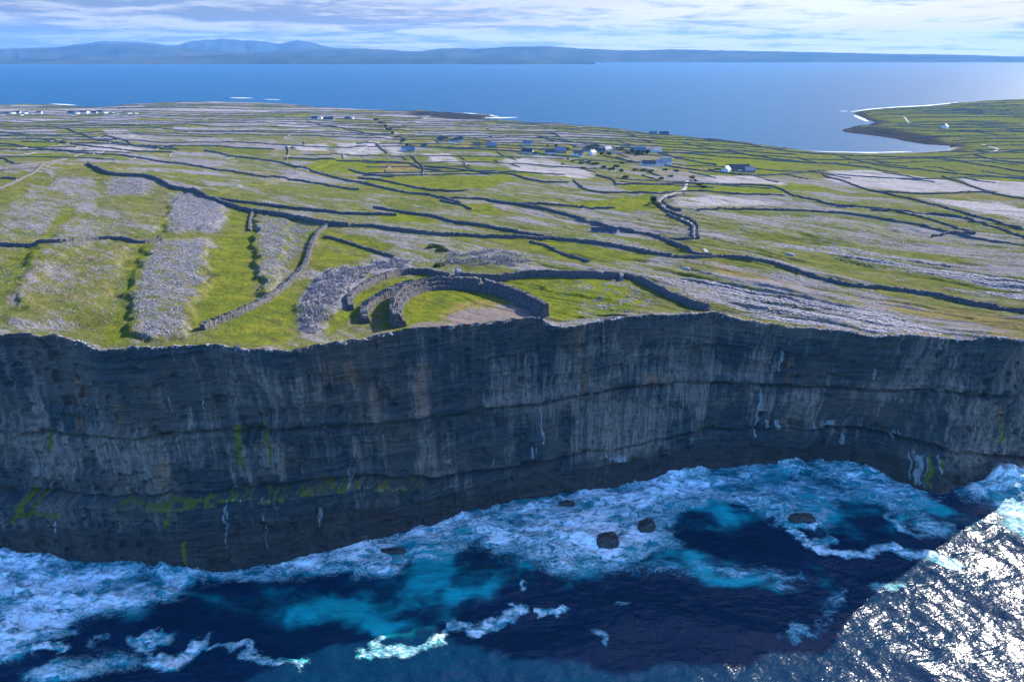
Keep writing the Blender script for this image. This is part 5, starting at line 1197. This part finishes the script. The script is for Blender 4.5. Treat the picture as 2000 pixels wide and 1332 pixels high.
house(1299, 323, 15, 11, 5.4, .15, WHITE, ROOFB, "tall eastern wing of the large white house complex", 3, 2, VG, ext=(-3, 5, 3, 2.6))
house(1418, 335, 12, 9, 3.2, 1.0, WHITE, ROOF, "small white-gabled wing at the west end of the long slate building", 2, 1, VG)
house(1440, 335, 30, 12, 4.4, .03, GREYW, ROOF, "long slate-roofed grey building above the pale pavement", 6, 2, VG, ext=(3, 10, 3, 2.6))
house(1463, 337, 13, 9, 3.6, .1, GREYW, ROOFB, "low blue-grey wing at the east end of the long slate building", 3, 1, VG)
house(1275, 263, 16, 9, 3.6, .0, GREYW, ROOFB, "bluish house breaking the skyline against the sea", 4, 1, VG)
house(1297, 263, 20, 9, 2.8, .0, GREYW, ROOF, "dark barn on the skyline next to the bluish house", 3, 0, VG, 'barn', 'barn')
house(1351, 266, 22, 11, 3.0, .05, WHITE, ROOF, "black-roofed bungalow with white walls on the crest above the bay", 4, 2, VG)
house(1845, 251, 22, 12, 5.0, .9, WHITE, CHIM, "bright white house alone on the headland across the bay", 3, 1, VG)
house(1185, 454, 13, 4, 1.6, -.15, GREYW, ROOF, "roofed-over low dark stone pen on the pale slabs inland of the fort", 2, 0, 'outbuildings', 'shed', 'shed')
house(1164, 453, 6, 3.5, 1.7, -.15, GREYW, ROOF, "small dark stone hut next to the low pen on the pale slabs", 1, 0, 'outbuildings', 'shed', 'shed')

# ------------------------------------------------------------------ trees and shrubs
def crown_geo(n, rx, rz_, seed, sz=.5, lumps=7):
    r_ = np.random.default_rng(seed)
    cs_ = np.stack([r_.normal(0, .45, lumps), r_.normal(0, .45, lumps), r_.uniform(-.35, .6, lumps)], 1) * [rx, rx, rz_]
    k = r_.integers(0, lumps, n); d = r_.normal(0, 1, (n, 3)); d /= np.linalg.norm(d, axis=1)[:, None]
    rr = .55 * r_.uniform(.55, 1.0, n) ** .5
    c = cs_[k] + d * rr[:, None] * [rx, rx, rz_]
    a = r_.normal(0, 1, (n, 3)); a /= np.linalg.norm(a, axis=1)[:, None]; b_ = np.cross(a, r_.normal(0, 1, (n, 3))); b_ /= np.linalg.norm(b_, axis=1)[:, None] + 1e-9
    s = sz * r_.uniform(.5, 1.2, n)[:, None]
    V = np.stack([c - a * s - b_ * s * .6, c + a * s - b_ * s * .6, c + a * s * .8 + b_ * s * .7, c - a * s * .8 + b_ * s * .7], 1).reshape(-1, 3)
    return V, np.arange(n * 4).reshape(-1, 4)
def trunk_geo(h, r0_, seed, limbs=4):
    gs = []; r_ = np.random.default_rng(seed)
    def tube(p0, p1, ra, rb):
        p0, p1 = np.array(p0, float), np.array(p1, float); d = p1 - p0; d /= np.linalg.norm(d); u = np.cross(d, [0.3, .8, .1]); u /= np.linalg.norm(u); w = np.cross(d, u)
        a = np.linspace(0, 2 * math.pi, 6, endpoint=False); cs_ = np.cos(a)[:, None] * u + np.sin(a)[:, None] * w
        V = np.concatenate([p0 + cs_ * ra, p1 + cs_ * rb]); return V, np.array([(i, (i + 1) % 6, 6 + (i + 1) % 6, 6 + i) for i in range(6)])
    gs.append(tube((0, 0, -.8), (.1 * h, 0, h), r0_, r0_ * .6))
    for i in range(limbs):
        t_ = r_.uniform(0, 6.28); gs.append(tube((.08 * h, 0, h * .8), (math.cos(t_) * h * .8, math.sin(t_) * h * .8, h * 1.7), r0_ * .5, r0_ * .15))
    return merge(gs)
PROT = []
for i in range(4):
    V, Q = crown_geo(900, 4.2 + i * .5, 3.0, 300 + i, .42, 6 + i); me1 = mesh_np('crown', V, Q, LEAF, smooth=False)
    V, Q = trunk_geo(2.2, .28, 310 + i); me2 = mesh_np('trunk', V, Q, BARK)
    PROT.append((me1.data, me2.data)); bpy.data.objects.remove(me1); bpy.data.objects.remove(me2)
SPROT = []
for i in range(3):
    V, Q = crown_geo(520, 3.0, 1.5, 320 + i, .38, 7); V[:, 2] += .9; me1 = mesh_np('foliage', V, Q, LEAF2, smooth=False); SPROT.append(me1.data); bpy.data.objects.remove(me1)
def tree(px_, py_, s, label, group):
    x_, y_ = hit(px_, py_); x_, y_ = float(x_[0]), float(y_[0]); i = random.randrange(4)
    root = empty('tree', (x_, y_, float(hgt(x_, y_))), random.uniform(0, 6.28)); root.scale = (s, s, s * random.uniform(.8, 1.1)); tag(root, label, 'tree', group)
    c = bpy.data.objects.new('crown', PROT[i][0]); col.objects.link(c); c.parent = root; c.location = (.2, 0, 4.2)
    t_ = bpy.data.objects.new('trunk', PROT[i][1]); col.objects.link(t_); t_.parent = root
def shrub(px_, py_, s, label, group):
    x_, y_ = hit(px_, py_); x_, y_ = float(x_[0]), float(y_[0])
    o = bpy.data.objects.new('shrub', random.choice(SPROT)); col.objects.link(o); o.location = (x_, y_, float(hgt(x_, y_)) - .2); o.rotation_euler = (0, 0, random.uniform(0, 6.28))
    o.scale = (s * random.uniform(.8, 1.6), s, s); tag(o, label, 'shrub', group)
for (px_, py_), s, lb in [((1225, 303), .9, "dark tree at the west end of the tall village hedge"), ((1234, 300), 1.1, "dark tree beside the big farm building"), ((1243, 304), 1.0, "broad dark tree in front of the big farm building"), ((1252, 303), 1.2, "tallest dark tree before the big farm building"),
                          ((1262, 303), 1.1, "dark tree at the east end of the tall village hedge"), ((1176, 305), .9, "tree below the grey slate-roofed house"), ((1190, 306), .9, "tree beside the track east of the village centre"), ((1205, 296), .8, "thin tree behind the small village houses"),
                          ((1215, 294), .8, "pale upright tree behind the village hedge"), ((1150, 292), .9, "round tree behind the low white cottage"), ((1163, 291), .8, "tree behind the small white gable"), ((1086, 290), .9, "dark tree behind the tall blue-grey house"),
                          ((1105, 296), .9, "dark tree on the east side of the tall blue-grey house"), ((1070, 289), .7, "tree north of the white cottage"), ((870, 273), .8, "dark tree by the dark-roofed cottage"), ((899, 271), .8, "dark tree right behind the white two-storey house"),
                          ((1341, 264), .9, "dark tree on the crest beside the black-roofed bungalow"), ((735, 238), 1.1, "uppermost tree of the diagonal dark hedgerow"), ((744, 244), 1.1, "second tree down the diagonal dark hedgerow"), ((752, 250), 1.1, "middle tree of the diagonal dark hedgerow"), ((760, 257), 1.1, "fourth tree down the diagonal dark hedgerow"),
                          ((768, 263), 1.0, "large tree at the bend of the diagonal dark hedgerow"), ((776, 272), .9, "tree below the bend of the diagonal hedgerow"), ((786, 279), .8, "last small tree of the diagonal hedgerow"), ((796, 287), .8, "dark tree hanging over the blue-roofed barn"),
                          ((1275, 398), .9, "dark tree on the west side of the lane's hairpin"), ((1280, 404), .8, "dark tree just below the lane's hairpin"), ((952, 255), .6, "lone small tree on the fields behind the village"), ((1352, 352), .7, "dark tree by the top of the lane"), ((1359, 357), .6, "small dark tree east of the lane's top"), ((570, 293), .6, "lone dark tree on the pale central fields")]:
    tree(px_, py_, s, lb, 'trees around the village')
SH = [(1120, 316, 1.0), (1135, 320, 1.1), (1150, 318, 1.0), (1165, 322, 1.2), (1180, 328, 1.2), (1195, 332, 1.3), (1205, 326, 1.1), (1215, 320, 1.0), (1230, 316, 1.0), (1240, 333, 1.2), (1255, 334, 1.2), (1270, 336, 1.1), (1300, 333, 1.0), (1320, 335, 1.0), (1215, 335, 1.2),
      (1110, 312, .9), (1100, 322, .9), (1140, 330, 1.0), (1390, 334, 1.0), (1400, 332, 1.1), (1365, 362, 1.0), (1372, 366, 1.0), (1290, 350, 1.0), (1310, 346, 1.0), (1220, 347, 1.0)]
for a in SH: shrub(a[0], a[1], a[2], "olive shrub in the scrubby strip below the village houses", 'shrubs below the village')
for a in [(853, 484), (862, 489), (855, 520)]: shrub(a[0], a[1], .9, "dark thorn bush on the green rise inland of the fort", 'thorn bushes inland of the fort')

# ------------------------------------------------------------------ far coast and mountains
HM, nt, p = new_mat("moorland_hills"); v = geo_pos(nt); n1 = noise(nt, v, .0012, 6, .6)
setc(nt, p.inputs['Base Color'], mixc(nt, ramp(nt, n1, .35, .65), (0.018, 0.030, 0.030), (0.055, 0.062, 0.055))); p.inputs['Roughness'].default_value = 1.0; p.inputs['Specular IOR Level'].default_value = 0.0
def hill(prof, D, depth, seed, name='hills', ybase=None):
    a = np.array(prof, float); u = np.linspace(a[0, 0], a[-1, 0], 420)
    top = np.interp(u, a[:, 0], a[:, 1]); top = np.convolve(np.pad(top, 4, mode='edge'), np.ones(9) / 9, 'valid')
    V = []; rows = [(0, 0), (.18, .22), (.4, .5), (.65, .82), (.85, .97), (1, 1), (1.35, .6), (1.8, -.05)]
    for f_, hf in rows:
        y_ = D + depth * f_ + np.zeros_like(u); x_ = (u - CX) / F * (D * 1.0) * (1 + depth * f_ / D) * 1.005
        yc_ = D + depth; ztop = CAMH + (103.6 - top) / F * yc_ * .96
        lowz = -3.0
        z_ = lowz + (ztop - lowz) * hf
        rg = sfb(u / 22 + seed, f_ * 3 + u * 0, 4, seed) * .12 * (1 - abs(hf - .5) * 2 * .8) + sfb(u / 9, u * 0, 3, seed + 5) * .03
        z_ = z_ + (ztop - lowz) * rg * (hf > .05)
        V.append(np.stack([x_, y_ + sfb(u / 30, u * 0 + f_, 3, seed + 3) * depth * .08, z_], 1))
    V = np.concatenate(V); o = mesh_np(name, V, grid_quads(len(rows), len(u)), HM); tag(o, kind='structure'); return o
hill([(-500, 88), (-100, 90), (0, 92), (60, 98), (140, 98), (200, 92), (270, 84), (330, 84), (400, 92), (430, 83), (480, 79), (520, 83), (550, 82), (580, 90), (610, 82), (640, 84), (670, 94), (700, 97), (760, 104), (820, 106)], 19500, 2600, 1, 'mountains')
hill([(-500, 94), (0, 95), (80, 97), (200, 94), (260, 88), (330, 89), (390, 94), (450, 99), (540, 104), (600, 98), (700, 96), (760, 97), (830, 103), (860, 97), (900, 95), (950, 97), (1000, 93), (1060, 92), (1120, 96), (1180, 99), (1240, 100), (1290, 97), (1340, 99),
      (1450, 101), (1560, 103), (1700, 106), (1800, 107), (1900, 110), (2100, 112), (2500, 113)], 14300, 2500, 2, 'hills')
hill([(-500, 118), (0, 117), (90, 116), (180, 114), (260, 115), (330, 114), (400, 111), (500, 107), (600, 108), (700, 110), (820, 112), (940, 113), (1060, 116.5), (1150, 119)], 11900, 900, 3, 'far_shore')

# surf lines along the far coast
def surf(pts, w):
    q, s = resample(np.stack(at_z(np.array(pts, float)[:, 0], np.array(pts, float)[:, 1], .0), 1), 8)
    tn = np.gradient(q, axis=0); tn /= np.hypot(tn[:, 0], tn[:, 1])[:, None]; r_ = np.random.default_rng(int(pts[0][0]))
    k = 4; offs = np.linspace(-.5, .5, k); ww = w * np.sin(np.linspace(.15, 3.0, len(q))) * (.5 + .8 * vn(s / 25, s * 0, 9))
    X = q[:, 0][:, None] - tn[:, 1][:, None] * offs * ww[:, None]; Y = q[:, 1][:, None] + tn[:, 0][:, None] * offs * ww[:, None]
    Z = np.full_like(X, .25); Z[:, 1:-1] += .5; return np.stack([X, Y, Z], -1).reshape(-1, 3), grid_quads(*X.shape)
FO = simple("sea_foam", (0.62, 0.66, 0.70), (0.85, 0.87, 0.88), .2, .8, 0, 0, .2)
V, Q = merge([surf(p_, w_) for p_, w_ in [([(100, 203.5), (120, 204.5), (150, 206.5)], 22), ([(450, 191.5), (470, 192), (495, 192.5)], 34), ([(515, 194.5), (550, 196)], 14), ([(905, 221), (950, 225), (975, 229)], 20), ([(940, 230), (970, 231), (1010, 230)], 26),
                                        ([(1662, 219), (1700, 214), (1750, 210), (1810, 207), (1870, 201)], 18), ([(1640, 218), (1655, 218)], 12), ([(1668, 226), (1680, 231), (1695, 238)], 16), ([(1560, 295), (1620, 297.5), (1700, 299), (1780, 297)], 7)]])
o = mesh_np('sea_foam', V, Q, FO); tag(o, kind='structure')

# spray thrown up where the swell meets the cliff
r_ = np.random.default_rng(8); pts = []
for px_, py_, r0_, h_, n_ in [(1950, 945, 7, 9, 5000), (2000, 940, 8, 7, 3500), (1905, 965, 5, 3, 900), (1530, 905, 6, 4, 900), (1650, 905, 7, 4, 900), (235, 1082, 5, 4, 1200), (310, 1080, 6, 5, 2200), (350, 1095, 4, 4, 900), (40, 1070, 7, 4, 1200), (385, 1110, 2, 4, 300), (705, 1060, 4, 2.5, 400), (1310, 925, 5, 3, 500)]:
    qx, qy = at_z(px_, py_, 0); hh_ = h_ * r_.random(n_) ** 1.6; w_ = r0_ * (.5 + .5 * (1 - hh_ / h_))
    pts.append(np.stack([qx + r_.normal(0, .5, n_) * w_, qy + r_.normal(0, .4, n_) * w_ * .6, hh_ + 1.0], 1))
pts = np.concatenate(pts); s = r_.uniform(.03, .13, len(pts)); TV = np.array([[1, 1, 1], [1, -1, -1], [-1, 1, -1], [-1, -1, 1]], float)
V = (pts[:, None] + TV[None] * s[:, None, None]).reshape(-1, 3); Q = (np.array([[0, 1, 2], [0, 3, 1], [0, 2, 3], [1, 3, 2]])[None] + (np.arange(len(pts)) * 4)[:, None, None]).reshape(-1, 3)
o = mesh_np('sea_spray', V, Q, FO); tag(o, "white spray flung up where waves strike the cliff foot", 'spray', kind='stuff')

# ------------------------------------------------------------------ air
HZ = bpy.data.materials.new("air"); HZ.use_nodes = True; nt = HZ.node_tree; nt.nodes.clear()
pv = nt.nodes.new('ShaderNodeVolumePrincipled'); pv.inputs['Color'].default_value = (0.17, 0.44, 0.92, 1); pv.inputs['Density'].default_value = 0.000031; pv.inputs['Anisotropy'].default_value = .1
mo = nt.nodes.new('ShaderNodeOutputMaterial'); L(nt, pv.outputs[0], mo.inputs['Volume'])
V, Q = boxg(-26000, 26000, -3000, 26000, -11, 760)
o = mesh_np('haze', V, Q, HZ, smooth=False); tag(o, "thin blue sea haze over the whole coast", 'haze', kind='stuff')
